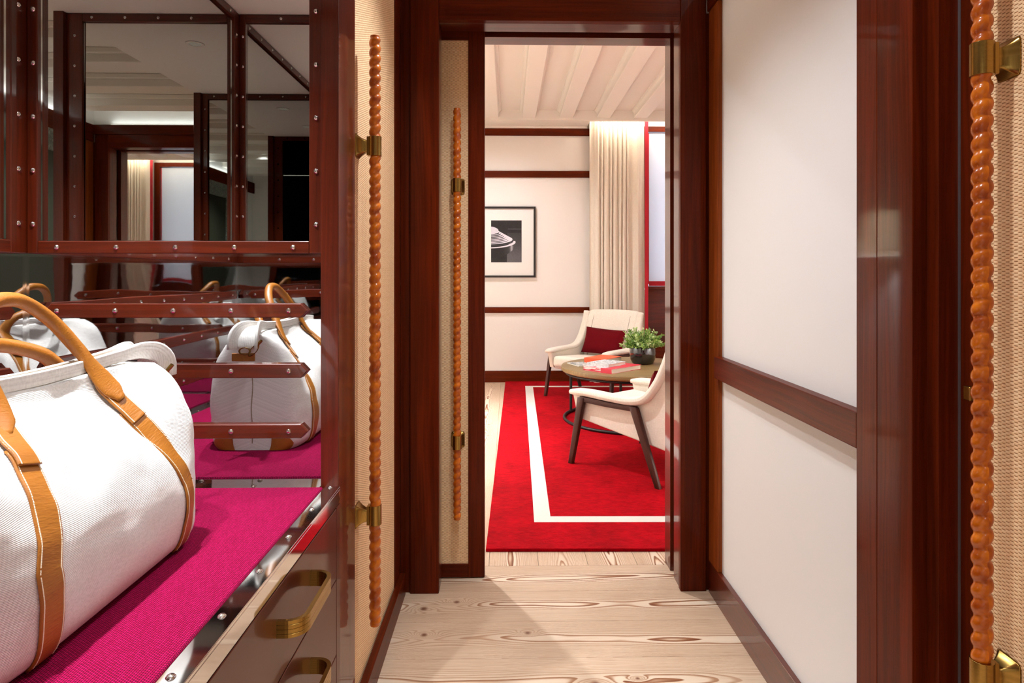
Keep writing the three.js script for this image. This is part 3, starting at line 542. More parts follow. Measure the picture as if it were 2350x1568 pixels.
// ---------------------------------------------------------------- sitting room shell
{
  struct('wall_room_left', bx(-1.70, -1.60, 0, RCEIL, ROOM_D, 7.3), plasterCream, 'cream side wall of the sitting room, out of view', 'wall');
  struct('wall_room_right', bx(3.60, 3.70, 0, RCEIL, ROOM_D, 7.3), plasterCream, 'cream wall of the sitting room beyond the doorway jamb', 'wall');
  const w = structGroup('wall_far', 'cream wall of the sitting room with mahogany rails', 'wall');
  const WX0 = 1.54, WX1 = 2.76, WY0 = 1.03, WY1 = 2.745;
  mesh('plaster', [bx(-1.60, WX0 - 0.08, 0, RCEIL, FAR, FAR + 0.14), bx(WX1 + 0.08, 3.60, 0, RCEIL, FAR, FAR + 0.14), bx(WX0 - 0.08, WX1 + 0.08, 0, WY0 - 0.02, FAR, FAR + 0.14), bx(WX0 - 0.08, WX1 + 0.08, WY1 + 0.06, RCEIL, FAR, FAR + 0.14)], plasterCream, w);
  const far = (y0, y1, t, x1 = 0.93) => bx(-1.60, x1, y0, y1, FAR - t, FAR, 0.002);
  struct('trim_9', far(2.698, 2.776, 0.02), mahogany, 'uppermost mahogany rail on the far wall, just under the ceiling', 'trim');
  struct('trim_10', far(2.24, 2.312, 0.02), mahogany, 'mahogany picture rail above the framed photograph', 'trim');
  struct('trim_11', far(0.759, 0.822, 0.024), mahogany, 'mahogany chair rail below the framed photograph', 'trim');
  struct('baseboard_far', far(0, 0.125, 0.018, 1.44), mahogany, 'mahogany baseboard along the far wall', 'baseboard');
  struct('trim_12', [bx(1.44, 3.3, 0, WY0 - 0.02, FAR - 0.03, FAR, 0.003)], mahogany, 'mahogany panelling below the window', 'trim');
  const win = structGroup('window_1', 'window with white blind in red border, behind the armchairs', 'window');
  mesh('window_frame', [bx(WX0 - 0.08, WX0, WY0, WY1 + 0.06, FAR - 0.02, FAR + 0.10, 0.003), bx(WX1, WX1 + 0.08, WY0, WY1 + 0.06, FAR - 0.02, FAR + 0.10, 0.003), bx(WX0, WX1, WY1, WY1 + 0.06, FAR - 0.02, FAR + 0.10, 0.003), bx(WX0, WX1, WY0 - 0.02, WY0 + 0.02, FAR - 0.035, FAR + 0.10, 0.003), bx((WX0 + WX1) / 2 - 0.03, (WX0 + WX1) / 2 + 0.03, WY0 + 0.02, WY1, FAR + 0.03, FAR + 0.09, 0.003)], mahogany, win);
  mesh('window_pane', bx(WX0, WX1, WY0 + 0.02, WY1, FAR + 0.066, FAR + 0.070), P({ color: 0xffffff, transmission: 1, roughness: 0, thickness: 0, ior: 1.45 }), win);
  for (const [a, b] of [[WX0 + 0.004, 2.155], [2.165, WX1 - 0.004]]) {
    const bl = tag(mesh('roman_blind', bx(a + 0.012, b - 0.012, WY0 + 0.075, WY1 - 0.01, FAR + 0.010, FAR + 0.013), P({ color: 0xeef1f6, transmission: 0.55, roughness: 1, thickness: 0 })), a < 2 ? 'white translucent blind with red border beside the cream curtain' : 'white translucent blind with red border, out of view behind the jamb', 'blind');
    mesh('red_border', [bx(a, a + 0.012, WY0 + 0.045, WY1 - 0.01, FAR + 0.008, FAR + 0.014), bx(b - 0.012, b, WY0 + 0.045, WY1 - 0.01, FAR + 0.008, FAR + 0.014), bx(a + 0.012, b - 0.012, WY0 + 0.022, WY0 + 0.075, FAR + 0.008, FAR + 0.014)], redCloth, bl);
  }
  const day = new THREE.RectAreaLight(0xdde8ff, LAMPS.day, WX1 - WX0, WY1 - WY0);
  day.position.set((WX0 + WX1) / 2, (WY0 + WY1) / 2, -(FAR + 0.30)); day.lookAt((WX0 + WX1) / 2, (WY0 + WY1) / 2, 0); scene.add(day);
  // ceiling: slab, joists running away from the camera, soffit along the window wall with a curtain slot
  const c = structGroup('ceiling_room', 'cream sitting room ceiling with painted joists', 'ceiling');
  mesh('ceiling_slab', bx(-1.70, 3.70, RCEIL, RCEIL + 0.1, ROOM_D, 7.30), ceilingPaint, c);
  for (let k = -5; k < 9; k++) {
    const x = 0.155 + k * 0.392;
    const sh = new THREE.Shape(); sh.moveTo(-0.10, 0.08); sh.lineTo(-0.098, 0.07); sh.quadraticCurveTo(-0.074, 0.064, -0.072, 0.034); sh.lineTo(-0.072, 0.006); sh.lineTo(-0.066, 0); sh.lineTo(0.066, 0); sh.lineTo(0.072, 0.006); sh.lineTo(0.072, 0.034); sh.quadraticCurveTo(0.074, 0.064, 0.098, 0.07); sh.lineTo(0.10, 0.08);
    const g = new THREE.ExtrudeGeometry(sh, { depth: 6.86 - ROOM_D, bevelEnabled: false, curveSegments: 5 }); g.translate(x + 0.07, RCEIL - 0.08, -6.86);
    mesh('joist', g, ceilingPaint, c);
  }
  mesh('soffit', [bx(-1.60, 3.60, 2.800, RCEIL, 6.86, 6.905, 0), bx(-1.60, 0.87, 2.800, RCEIL, 6.905, FAR, 0)], ceilingPaint, c);
  mesh('cornice', bx(-1.60, 0.87, 2.777, 2.800, FAR - 0.04, FAR, 0.003), ceilingPaint, c);
}
// curtains with a red leading edge
function curtain(x0, x1, edge, label) {
  const cw = x1 - x0, n = 260;
  const fold = q => { const f = q - Math.floor(q); return 1 - 2 * Math.abs(Math.sin(Math.PI * f)) ** 0.75; };
  const zf = (u, y) => { const mid = smooth(0.08, 0.14, u) * (1 - smooth(0.66, 0.74, u)); return mid * 0.021 * fold((u - 0.1) * 12.2 + 0.10 * Math.sin(u * 31)) + (1 - mid) * (0.026 * Math.sin(u * 26 + 0.8) + 0.014 * (1 - y) * Math.sin(u * 34 + y)) + 0.004 * Math.sin(u * 60 + y * 3) * (1 - y); };
  const front = grid(n, 24, (u, v) => V3(mix(x0, x1, u) + 0.012 * Math.sin(u * 40) * (1 - v), mix(0.015, 2.90, v), -(7.03 + zf(edge > 0 ? u : 1 - u, v))), (u, v) => [u * cw * 2, v * 2.9]);
  const back = grid(n, 24, (u, v) => V3(mix(x0, x1, 1 - u) + 0.012 * Math.sin((1 - u) * 40) * (1 - v), mix(0.015, 2.90, v), -(7.034 + zf(edge > 0 ? 1 - u : u, v))), (u, v) => [u * cw * 2, v * 2.9]);
  const t = thing('curtain', label, 'curtain', [0, 0, 0], 0, 'window curtains');
  mesh('cloth', [front, back], curtainCloth, t);
  const ex = edge > 0 ? x1 : x0;
  mesh('red_edge', bx(Math.min(ex - edge * 0.002, ex + edge * 0.034), Math.max(ex - edge * 0.002, ex + edge * 0.034), 0.015, 2.90, 7.0, 7.008, 0.002), redCloth, t, 'red leading edge');
}
curtain(0.885, 1.478, 1, 'cream pleated curtain with red edge behind the far armchair');
curtain(2.82, 3.32, -1, 'cream pleated curtain on the far side of the window, seen in the mirrors');

// ---------------------------------------------------------------- framed photograph
{
  const p = thing('framed_photograph', 'black framed black-and-white photograph in white mat on the far wall', 'picture', [-0.014, 1.533, FAR]);
  const hw = 0.32, hh = 0.387, fr = 0.022;
  const L = (x0, x1, y0, y1, d0, d1, r) => bx(x0, x1, y0, y1, d0, d1, r);
  mesh('frame', [L(-hw, -hw + fr, -hh, hh, -0.035, -0.001, 0.002), L(hw - fr, hw, -hh, hh, -0.035, -0.001, 0.002), L(-hw + fr, hw - fr, hh - fr, hh, -0.035, -0.001, 0.002), L(-hw + fr, hw - fr, -hh, -hh + fr, -0.035, -0.001, 0.002)], blackPaint, p);
  mesh('mat', L(-hw + fr, hw - fr, -hh + fr, hh - fr, -0.018, -0.002, 0), S({ color: 0xeeeae4, roughness: 0.9 }), p, 'white mat');
  const print = tex(420, 576, (u, v) => {                         // a stepped round form in grey tones
    const n = fbm(u * 40, v * 50, 99, 99, 9, 2), y = 1 - v, x = u + 0.10;
    let g = mix(18, 46, fbm(u * 3, v * 4, 99, 99, 7, 3));
    if (x > 0.62 && y > 0.30) g = mix(52, 92, smooth(0.3, 1, y));
    if (y > 0.20 && y < 0.215 && u > 0.55) g = 92;
    const skirt = Math.hypot(x / 0.86, (y - 0.60) / 0.30);         // drum under the rim
    if (skirt < 1 && y > 0.6) g = mix(26, 60, smooth(0.4, 1, x / 0.86)) + 110 * Math.exp(-(((x - 0.77) / 0.05) ** 2)) * smooth(0.9, 0.66, y);
    const rim = (rx, cy, ry, w, tone, body) => { const q = Math.hypot(x / rx, (y - cy) / ry), lower = y > cy - 0.03; if (q < 1 && lower) g = q > 1 - w ? tone : body; };
    rim(0.90, 0.52, 0.150, 0.16, 226, 34);
    rim(0.83, 0.50, 0.115, 0.11, 70, 40);
    for (let k = 0; k < 9; k++) { const rx = 0.80 - k * 0.062, cy = 0.455 - k * 0.026, ry = 0.118 - k * 0.009, q = Math.hypot(x / rx, (y - cy) / ry); if (q < 1) g = q > 0.86 ? 226 : mix(36, 74, q); }
    if (Math.hypot(x / 0.34, (y - 0.245) / 0.10) < 1 && y > 0.12) g = 214;
    g += (n - 0.5) * 14; return [g, g * 0.98, g * 1.02];
  }, 1, 1);
  print.repeat.set(1, 1);
  const board = new THREE.BoxGeometry(0.334, 0.458, 0.001); board.translate(0, 0.008, 0.0187);
  mesh('print', board, P({ map: print, roughness: 0.35 }), p, 'black-and-white photograph of stepped rings');
}

// ---------------------------------------------------------------- rug
{
  const g = thing('area_rug', 'red rug with inset white stripe under the armchairs', 'rug', [-0.092, 0, 2.765], 0);
  g.rotation.y = -0.0157;
  const LX = 3.0, LD = 4.36, T = 0.014;
  const a = [0.2115, 0.2915], b = [0.297, 0.372], c = [LD - 0.372, LD - 0.292], e = [LX - 0.2915, LX - 0.2115];
  const rect = (P_, x0, x1, d0, d1) => { P_.moveTo(x0, d0); P_.lineTo(x1, d0); P_.lineTo(x1, d1); P_.lineTo(x0, d1); P_.closePath(); return P_; };
  const slab = (name, m, out, hole, bevel) => {
    const sh = rect(new THREE.Shape(), ...out); if (hole) sh.holes.push(rect(new THREE.Path(), ...hole));
    const q = new THREE.ExtrudeGeometry(sh, { depth: T - 0.0005 - 2 * bevel, bevelEnabled: bevel > 0, bevelThickness: bevel, bevelSize: bevel, bevelOffset: -bevel, bevelSegments: 2 });
    q.rotateX(-Math.PI / 2); q.translate(0, 0.0005 + bevel, 0); mesh(name, uvBox(q, 'z'), m, g);
  };
  slab('field', rugRed, [0, LX, 0, LD], [a[0], e[1], b[0], c[1]], 0.0015);
  slab('white_stripe', rugWhite, [a[0], e[1], b[0], c[1]], [a[1], e[0], b[1], c[0]], 0.0015);
  slab('field', rugRed, [a[1], e[0], b[1], c[0]], null, 0.0015);
}
const RUG = 0.0145;

// ---------------------------------------------------------------- armchairs
function makeArmchair(label) {
  const t = thing('armchair', label, 'armchair', [0, 0, 0], 0, 'cream armchairs round the coffee table');
  // arm and wing line seen from the side, as (z, y)
  const line = [[0.335, 0.432], [0.20, 0.440], [0.0, 0.438], [-0.16, 0.442], [-0.245, 0.470], [-0.318, 0.555], [-0.372, 0.665], [-0.415, 0.782]];
  for (const s of [1, -1]) {
    const sh = new THREE.Shape(); sh.moveTo(0.315, 0.425); for (const [z, y] of line.slice(1)) sh.lineTo(z, y - 0.004); sh.lineTo(-0.455, 0.775); sh.lineTo(-0.415, 0.50); sh.lineTo(-0.375, 0.205); sh.lineTo(0.275, 0.285); sh.closePath();
    const g = new THREE.ExtrudeGeometry(sh, { depth: 0.028, bevelEnabled: true, bevelThickness: 0.008, bevelSize: 0.008, bevelSegments: 2, curveSegments: 4 });
    g.rotateY(-Math.PI / 2); g.translate(s * 0.292 + 0.014, 0, 0);
    mesh('side_panel', uvBox(g, 'z'), linen, t);
    const pts = curve(line.map(([z, y]) => V3(s * (0.300 + 0.012 * smooth(0.3, -0.1, z) - 0.010 * smooth(-0.25, -0.40, z)), y, z)), 40);
    mesh('armrest', sweep(pts, q => [mix(0.046, 0.034, smooth(0.4, 1, q)) * mix(0.72, 1, smooth(0, 0.06, q)), mix(0.021, 0.026, q) * mix(0.7, 1, smooth(0, 0.05, q))], (q, i) => { const a = pts[Math.max(0, i - 1)], b = pts[Math.min(pts.length - 1, i + 1)], T = b.clone().sub(a).normalize(); return V3(0, -T.z, T.y).normalize(); }, 16, 3), linen, t);
    // dark rail under the arm and two splayed legs
    mesh('arm_rail', sweep(curve([V3(s * 0.334, 0.403, 0.235), V3(s * 0.336, 0.400, 0.03), V3(s * 0.334, 0.403, -0.19)], 12), () => [0.013, 0.016], () => V3(0, 1, 0), 12, 5), walnut, t);
    for (const [z0, z1] of [[0.222, 0.30], [-0.175, -0.35]]) {
      const g = sweep(Array.from({ length: 8 }, (_, i) => V3(0, mix(0.412, 0.0005, i / 7), 0)), q => [mix(0.017, 0.0135, q), mix(0.027, 0.0175, q)], () => V3(0, 0, 1), 12, 5), p = g.attributes.position;
      for (let i = 0; i < p.count; i++) { const q = 1 - p.getY(i) / 0.412; p.setX(i, p.getX(i) + s * mix(0.337, 0.350, q)); p.setZ(i, p.getZ(i) + mix(z0, z1, q)); }
      g.computeVertexNormals(); mesh('leg', g, walnut, t);
    }
  }
  // backrest: a cushioned slab leaning back between the wings
  const back = side => grid(20, 20, (u, v) => {
    const x = mix(-1, 1, u), y = mix(0.30, 0.795, v), w = mix(0.262, 0.318, v ** 1.6), z = mix(-0.275, -0.435, v ** 1.05) + 0.022 * Math.sin(Math.PI * v) - 0.018 * (1 - x * x) * v;
    const puff = 0.036 * (1 - x ** 6) ** 0.4 * (1 - (2 * v - 1) ** 8) ** 0.4;
    const top = 0.012 * (1 - x * x) * smooth(0.8, 1, v) - 0.02 * smooth(0.75, 1, Math.abs(x)) * smooth(0.8, 1, v);
    return V3(x * w, y + top, z + (side > 0 ? puff : -puff - 0.012));
  }, (u, v) => [u * 0.55, v * 0.5]);
  const fb = back(1), bb = back(-1); { const ix = bb.index.array; for (let k = 0; k < ix.length; k += 3) { const q = ix[k]; ix[k] = ix[k + 1]; ix[k + 1] = q; } bb.computeVertexNormals(); }
  mesh('backrest', [fb, bb], linen, t);
  for (const sx of [-0.205, 0.205]) mesh('seam', sweep(Array.from({ length: 14 }, (_, i) => { const v = mix(0.06, 0.94, i / 13), u = (sx / mix(0.262, 0.318, v ** 1.6) + 1) / 2, x = mix(-1, 1, u); const z = mix(-0.275, -0.435, v ** 1.05) + 0.022 * Math.sin(Math.PI * v) - 0.018 * (1 - x * x) * v + 0.036 * (1 - x ** 6) ** 0.4 * (1 - (2 * v - 1) ** 8) ** 0.4; return V3(sx, mix(0.30, 0.795, v), z + 0.0005); }), () => [0.0022, 0.0022], () => V3(0, 0, 1), 6, 2), seamCloth, t);
  const seat = new RoundedBoxGeometry(0.535, 0.105, 0.565, 4, 0.035); { const p = seat.attributes.position; for (let i = 0; i < p.count; i++) { const x = p.getX(i) / 0.27, z = p.getZ(i) / 0.28; if (p.getY(i) > 0) p.setY(i, p.getY(i) + 0.016 * (1 - x * x) * (1 - z * z)); } seat.computeVertexNormals(); } seat.rotateX(-0.07); seat.translate(0, 0.318, 0.03);
  mesh('seat_cushion', uvBox(seat, 'z'), linen, t);
  const pan = new RoundedBoxGeometry(0.548, 0.06, 0.57, 3, 0.015); pan.rotateX(-0.115); pan.translate(0, 0.262, -0.02); mesh('seat_base', uvBox(pan, 'z'), linen, t);
  // back panel closing the shell behind
  const bp = new RoundedBoxGeometry(0.575, 0.46, 0.022, 2, 0.008); bp.rotateX(-0.10); bp.translate(0, 0.44, -0.402); mesh('back_panel', uvBox(bp, 'y'), linen, t);
  const hem = new RoundedBoxGeometry(0.58, 0.055, 0.026, 2, 0.006); hem.translate(0, 0.222, -0.378); mesh('back_hem', uvBox(hem, 'x'), linen, t);
  return t;
}
const chairNear = makeArmchair('cream armchair turned away, nearest the doorway and partly hidden by the jamb');
chairNear.position.set(0.852, RUG, -4.018); chairNear.rotation.y = Math.atan2(-0.653, -0.757);
const chairFar = chairNear.clone(); chairFar.name = numbered('armchair'); scene.add(chairFar);
chairFar.position.set(0.823, RUG, -6.29); chairFar.rotation.set(0, Math.atan2(-0.6, 0.8), 0);
chairFar.userData = { label: 'cream armchair facing the doorway, in front of the curtain', category: 'armchair', group: 'cream armchairs round the coffee table' };
function cushion(chair, label, w, h, off, lean, roll) {
  const f = s => grid(16, 12, (u, v) => { const x = u * 2 - 1, y = v * 2 - 1, e = (1 - x ** 4) * (1 - y ** 4), px = 1 - 0.06 * (1 - y * y) * Math.abs(x), py = 1 - 0.06 * (1 - x * x) * Math.abs(y); return V3(x * w / 2 * px, y * h / 2 * py, s * 0.052 * Math.max(0, e) ** 0.6); });
  const a = f(1), b = f(-1); { const ix = b.index.array; for (let k = 0; k < ix.length; k += 3) { const q = ix[k]; ix[k] = ix[k + 1]; ix[k + 1] = q; } b.computeVertexNormals(); }
  const o = tag(mesh('cushion', [a, b], velvet), label, 'cushion', 'dark red cushions on the armchairs');
  o.matrixAutoUpdate = true;
  const q = new THREE.Quaternion().setFromEuler(new THREE.Euler(0, chair.rotation.y, 0)), l = new THREE.Quaternion().setFromEuler(new THREE.Euler(-lean, 0, roll));
  o.quaternion.copy(q.clone().multiply(l)); o.position.copy(V3(...off).applyQuaternion(q).add(chair.position));
}
cushion(chairNear, 'dark red velvet cushion in the armchair nearest the doorway', 0.45, 0.27, [0.025, 0.490, -0.205], 0.34, 0);
cushion(chairFar, 'dark red velvet cushion in the armchair before the curtain', 0.46, 0.27, [-0.02, 0.495, -0.25], 0.34, -0.05);

// ---------------------------------------------------------------- coffee table and what lies on it
const TX = 1.0, TD = 5.226, TH = 0.444;
{
  const t = thing('coffee_table', 'round coffee table with brown wooden top and dark ring base', 'table', [TX, RUG, TD]);
  const top = new THREE.LatheGeometry([[0.0001, 0.386], [0.545, 0.386], [0.562, 0.392], [0.57, 0.400], [0.57, 0.423], [0.566, 0.4295], [0.0001, 0.4295]].map(([x, y]) => new THREE.Vector2(x, y)), 72);
  mesh('tabletop', uvBox(top, 'x'), oak, t);
  const ring = new THREE.TorusGeometry(0.545, 0.012, 12, 72); ring.rotateX(Math.PI / 2); ring.translate(0, 0.012, 0); mesh('base_ring', ring, ironMat, t);
  const ring2 = new THREE.TorusGeometry(0.53, 0.010, 10, 72); ring2.rotateX(Math.PI / 2); ring2.translate(0, 0.376, 0); mesh('top_ring', ring2, ironMat, t);
  for (const a of [150, 90, 30, 270]) { const q = a * Math.PI / 180, g = new THREE.CylinderGeometry(0.012, 0.012, 0.366, 14); g.translate(0.54 * Math.cos(q), 0.197, -0.54 * Math.sin(q)); mesh('leg', g, ironMat, t); }
}
const TOPY = RUG + 0.4295;
function book(name, label, x, d, y, w, l, h, turn, cover, hard = true, group) {
  const b = thing(name, label, 'book', [x, y, d], turn, group);
  const c = 0.0025;
  const lift = g => { g.translate(0, h / 2, 0); return g; };
  if (hard) {
    mesh('pages', new THREE.BoxGeometry(w - 0.008, h - 2 * c, l - 0.006).translate(-0.002, h / 2, 0), paper, b, 'cream page block');
    const top = new THREE.BoxGeometry(w, c, l).translate(0, h - c / 2, 0), bot = new THREE.BoxGeometry(w, c, l).translate(0, c / 2, 0), sp = new THREE.BoxGeometry(c, h - 2 * c, l).translate(-w / 2 + c / 2, h / 2, 0);
    mesh('cover', [top, bot, sp], cover, b);
  } else {
    mesh('pages', new THREE.BoxGeometry(w - 0.002, h - 0.002, l - 0.002).translate(0, h / 2, 0), paper, b, 'cream page block');
    mesh('cover', [new THREE.BoxGeometry(w, 0.001, l).translate(0, h - 0.0005, 0)], cover, b);
  }
  return b;
}
const coverTex = (fn) => { const t = tex(128, 128, fn, 1, 1); t.repeat.set(1, 1); return S({ map: t, roughness: 0.45 }); };
const redCover = coverTex((u, v) => (u < 0.62 && v > 0.30 && fbm(u * 6, v * 6, 99, 99, 3, 3) > 0.42) ? [232, 210, 206] : [206, 40, 62]);
const greyCover = coverTex((u, v) => { const n = fbm(u * 5 + v * 2, v * 7, 99, 99, 13, 3), s = Math.sin(n * 40 + v * 12); return s > -0.1 ? [234, 232, 228] : s > -0.6 ? [178, 180, 182] : [110, 114, 118]; });
const paleCover = coverTex((u, v) => { const n = fbm(u * 6, v * 4, 99, 99, 33, 3); return n > 0.55 ? [120, 124, 122] : n > 0.42 ? [206, 204, 196] : [170, 172, 168]; });
const orangeCover = S({ color: 0xe8521e, roughness: 0.45 });
const tw = Math.atan2(0.254, 0.272);
book('art_book', 'thick red and white hardback at the bottom of the book pile', 0.806, 5.012, TOPY, 0.37, 0.27, 0.034, tw, redCover, true, 'books on the coffee table');
book('art_book', 'book with grey patterned cover lying on the red hardback', 0.765, 5.045, TOPY + 0.034, 0.24, 0.20, 0.022, tw + 0.08, greyCover, true, 'books on the coffee table');
book('art_book', 'orange covered book behind the book pile', 0.795, 5.425, TOPY, 0.27, 0.20, 0.046, tw + 0.12, orangeCover, true, 'books on the coffee table');
book('magazine', 'thin grey magazine left of the orange book', 0.590, 5.285, TOPY, 0.14, 0.21, 0.010, 0.35, paleCover, false, 'books on the coffee table');
{
  const p = thing('potted_plant', 'bushy green plant in a black glazed bowl on the coffee table', 'plant', [1.108, TOPY, 5.345]);
  const pot = new THREE.LatheGeometry([[0.0001, 0], [0.07, 0], [0.088, 0.010], [0.102, 0.04], [0.107, 0.09], [0.104, 0.135], [0.100, 0.140], [0.096, 0.135], [0.098, 0.09], [0.09, 0.03], [0.0001, 0.02]].map(([x, y]) => new THREE.Vector2(x, y)), 40);
  mesh('pot', pot, blackGlaze, p, 'black glazed bowl');
  const soil = new THREE.CylinderGeometry(0.097, 0.095, 0.02, 24); soil.translate(0, 0.11, 0); mesh('soil', soil, S({ color: 0x20150e, roughness: 1 }), p);
  const leafG = (() => { const s = []; const g = new THREE.PlaneGeometry(0.019, 0.026, 2, 3); const q = g.attributes.position; for (let i = 0; i < q.count; i++) { const y = q.getY(i) / 0.026 + 0.5, w = Math.sin(Math.PI * Math.min(1, y * 0.95 + 0.03)) ** 0.8; const x = q.getX(i) * w; q.setXYZ(i, x, y * 0.026, 0.25 * Math.abs(x) - 0.010 * y * y); } g.computeVertexNormals(); return g.toNonIndexed(); })();
  const leaves = [[], [], []], stems = [];
  for (let k = 0; k < 260; k++) {
    const a = rr(0, 6.283), tilt = Math.acos(rr(0.05, 1)), len = rr(0.10, 0.185) * (1 - 0.10 * Math.sin(tilt)), dir = V3(Math.sin(tilt) * Math.cos(a), Math.cos(tilt) * 1.0 + 0.08, Math.sin(tilt) * Math.sin(a)).normalize(), o = V3(Math.cos(a) * 0.05 * rnd(), 0.12, Math.sin(a) * 0.05 * rnd());
    const tip = o.clone().addScaledVector(dir, len);
    stems.push(sweep([o, o.clone().lerp(tip, 0.5).add(V3(0, 0.006, 0)), tip], () => [0.0011, 0.0011], () => V3(0.3, 0.2, 1).normalize(), 5, 2));
    for (let j = 0; j < 14; j++) {
      const b = o.clone().lerp(tip, mix(0.35, 1.02, j / 13)), m = new THREE.Matrix4(), q = new THREE.Quaternion().setFromUnitVectors(V3(0, 1, 0), dir.clone().multiplyScalar(0.7).add(V3(rr(-1, 1), rr(-0.3, 0.9), rr(-1, 1))).normalize()).multiply(new THREE.Quaternion().setFromAxisAngle(V3(0, 1, 0), rr(0, 6.28)));
      const sc = rr(0.45, 0.85); m.compose(b, q, V3(sc, sc, sc)); leaves[k % 3].push(leafG.clone().applyMatrix4(m));
    }
  }
  const cols = [0x6c9a3c, 0x98ba58, 0xc4d692];
  const fol = new THREE.Group(); fol.name = 'foliage'; p.add(fol); fol.userData.kind = 'stuff';
  leaves.forEach((l, i) => { const m = mesh('leaf_cluster', l, P({ color: cols[i], roughness: 0.6, transmission: 0.3, thickness: 0, side: THREE.DoubleSide }), fol); m.userData.kind = 'stuff'; });
  const st = mesh('stems', stems, S({ color: 0x55702e, roughness: 0.8 }), p); st.userData.kind = 'stuff';
}

// ---------------------------------------------------------------- lamps
function downlight(label, x, y, d, power, to, angle, penumbra, color, soft = 1.6) {
  const t = thing('downlight', label, 'lamp', [x, y, d], 0, 'recessed ceiling downlights');
  const ring = new THREE.LatheGeometry([[0.028, -0.0005], [0.028, -0.004], [0.040, -0.003], [0.042, 0], [0.028, -0.0005]].map(([a, b]) => new THREE.Vector2(a, b)), 28);
  mesh('bezel', ring, ceilingPaint, t);
  const lens = new THREE.CylinderGeometry(0.0275, 0.0275, 0.002, 24); lens.translate(0, -0.0015, 0); mesh('lens', lens, lensGlow, t, 'glowing lens');
  const s = new THREE.SpotLight(color, power, 0, angle, penumbra, 2); s.position.set(x, y - 0.006, -d); s.target.position.set(to[0], to[1], -to[2]); s.castShadow = true; s.shadow.radius = soft; s.shadow.mapSize.set(1024, 1024); s.name = 'downlight_beam';
  scene.add(s, s.target);
}
downlight('recessed downlight in the hall ceiling before the doorway', 0.02, CEIL, 1.83, LAMPS.hallDoor, [0.10, 0, 1.85], 1.0, 0.75, WARM);
downlight('unseen downlight in the hall ceiling beside the luggage niche, lighting the woven doors', 0.13, CEIL, 0.90, LAMPS.hallMidUnseen, [0.40, 0, 1.25], 0.95, 0.7, WARM);  // out of view, placed to light the woven closet doors
downlight('added fill downlight at the rear of the hall', 0.15, CEIL, -0.95, LAMPS.hallRearFill, [0.15, 0, -0.95], 1.0, 0.8, WARM);  // added behind the camera to fill the hall with light
downlight('recessed downlight over the far half of the luggage bench', -0.80, SOFFIT, 1.22, LAMPS.bench, [-0.74, 0.68, 1.12], 0.72, 0.6, WARM, 1.2);
downlight('recessed downlight over the near half of the luggage bench', -0.80, SOFFIT, 0.70, LAMPS.bench, [-0.74, 0.68, 0.85], 0.72, 0.6, WARM, 1.2);
const RL = RCEIL;
downlight('recessed downlight in the sitting room near the sliding door', -0.755, RL, 3.85, LAMPS.roomDoor, [-0.2, 0, 3.6], 1.05, 0.7, WARM, 2);
downlight('recessed downlight over the coffee table', 1.597, RL, 5.05, LAMPS.roomTable, [1.2, 0, 5.0], 1.0, 0.7, WARM, 2);
downlight('unseen downlight over the armchair nearest the doorway', 1.597, RL, 3.6, LAMPS.roomChair, [0.9, 0, 4.0], 1.0, 0.7, WARM, 2);  // out of view, placed to light the near armchair
downlight('recessed downlight in the sitting room ceiling left of the photograph', -0.363, RL, 5.9, LAMPS.roomWall, [-0.1, 0.6, 6.6], 1.05, 0.8, WARM, 2);
// curtain cove: light strip hidden above the curtain
{
  const t = thing('cove_light_strip', 'light strip hidden above the curtain', 'lamp', [2.1, 2.895, 6.93]);
  mesh('strip', new THREE.BoxGeometry(2.3, 0.006, 0.02), S({ color: 0xffffff, emissive: 0xfff2e0, emissiveIntensity: 2 }), t, 'glowing strip');
  const l = new THREE.RectAreaLight(0xfff0dc, LAMPS.cove, 2.3, 0.03); l.position.set(2.1, 2.888, -6.93); l.lookAt(2.1, 0, -7.00); scene.add(l);
}
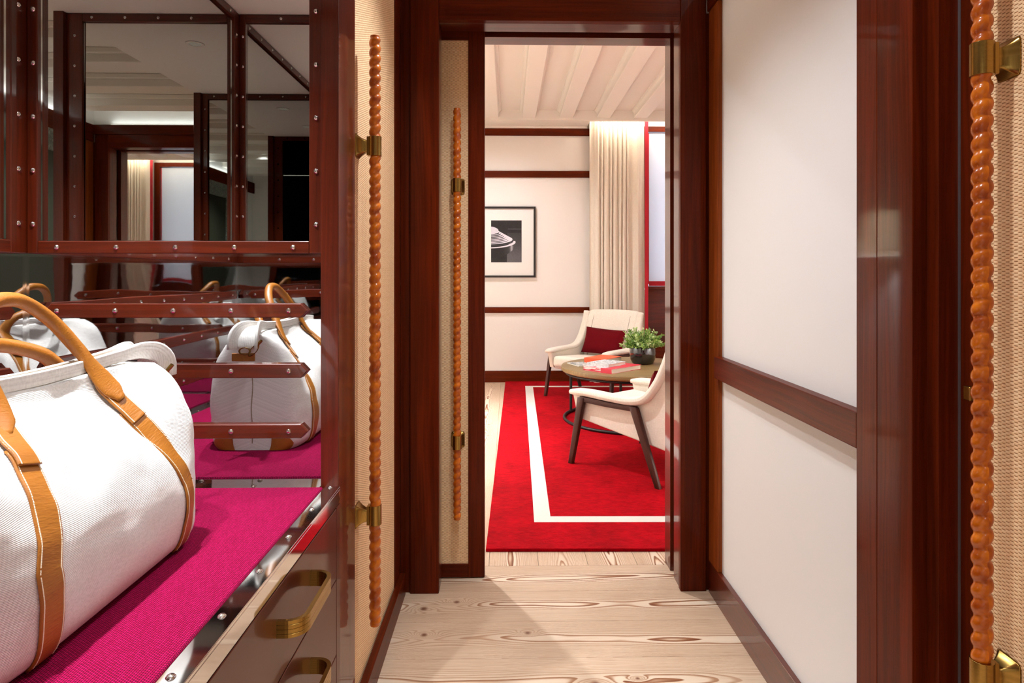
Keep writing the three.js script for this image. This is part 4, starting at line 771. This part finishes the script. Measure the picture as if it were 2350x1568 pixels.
// unseen light strips on the mahogany bands, placed to light the hall ceiling
for (const [label, x, d, len, along] of [['unseen light strip on the right hall wall band, lighting the hall ceiling', 0.749, 1.85, 0.9, 'z'], ['unseen light strip on the crown over the doorway, lighting the hall ceiling', 0.17, 2.415, 0.9, 'x'], ['unseen light strip on the rear hall band, lighting the hall ceiling', 0.749, -0.9, 1.6, 'z']]) {
  const t = thing('unseen_hall_strip', label, 'lamp', [x, SOFFIT + 0.003, d], 0, 'unseen upward light strips of the hall');
  mesh('strip', new THREE.BoxGeometry(along === 'x' ? len : 0.012, 0.006, along === 'x' ? 0.012 : len), S({ color: 0xffffff, emissive: 0xfff4e6, emissiveIntensity: 1.5 }), t, 'glowing strip');
  const l = new THREE.RectAreaLight(SOFT, LAMPS.unseenHallStrip, len, 0.02); l.position.set(x - (along === 'x' ? 0 : 0.004), SOFFIT + 0.010, -d + (along === 'x' ? 0.004 : 0)); if (along === 'z') l.rotation.set(Math.PI / 2, 0, Math.PI / 2); else l.rotation.set(Math.PI / 2, 0, 0); scene.add(l);
}
// floor lamps added out of view as soft fill for the sitting room ceiling
function fillLamp(label, x, d, power) {
  const t = thing('fill_floor_lamp', label, 'lamp', [x, 0, d], 0, 'added fill lamps of the sitting room');
  const b = new THREE.CylinderGeometry(0.14, 0.15, 0.025, 32); b.translate(0, 0.0125, 0); mesh('base', b, brass, t);
  const s = new THREE.CylinderGeometry(0.011, 0.011, 1.35, 14); s.translate(0, 0.7, 0); mesh('pole', s, brass, t);
  const sh = new THREE.LatheGeometry([[0.20, 1.32], [0.15, 1.64], [0.148, 1.64], [0.198, 1.32], [0.20, 1.32]].map(([a, c]) => new THREE.Vector2(a, c)), 40);
  mesh('shade', sh, P({ color: 0xf4ead6, transmission: 0.5, roughness: 1, thickness: 0 }), t);
  const dif = new THREE.CylinderGeometry(0.147, 0.147, 0.004, 40); dif.translate(0, 1.635, 0); mesh('diffuser', dif, P({ color: 0xffffff, transmission: 0.6, roughness: 1, thickness: 0 }), t);  // disc added to soften the fill light on the ceiling
  const bulb = new THREE.SphereGeometry(0.04, 20, 14); bulb.translate(0, 1.48, 0); mesh('bulb', bulb, lampGlow, t);
  const l = new THREE.PointLight(SOFT, power, 0, 2); l.position.set(x, 1.48, -d); l.castShadow = true; l.shadow.radius = 2; scene.add(l);
}
fillLamp('added fill floor lamp with pale shade beyond the armchair, out of view behind the jamb', 3.15, 3.4, LAMPS.fillLamp);
fillLamp('added fill floor lamp with pale shade against the side wall of the sitting room, out of view', -1.36, 4.80, LAMPS.fillLamp);

renderer.render(scene, camera);
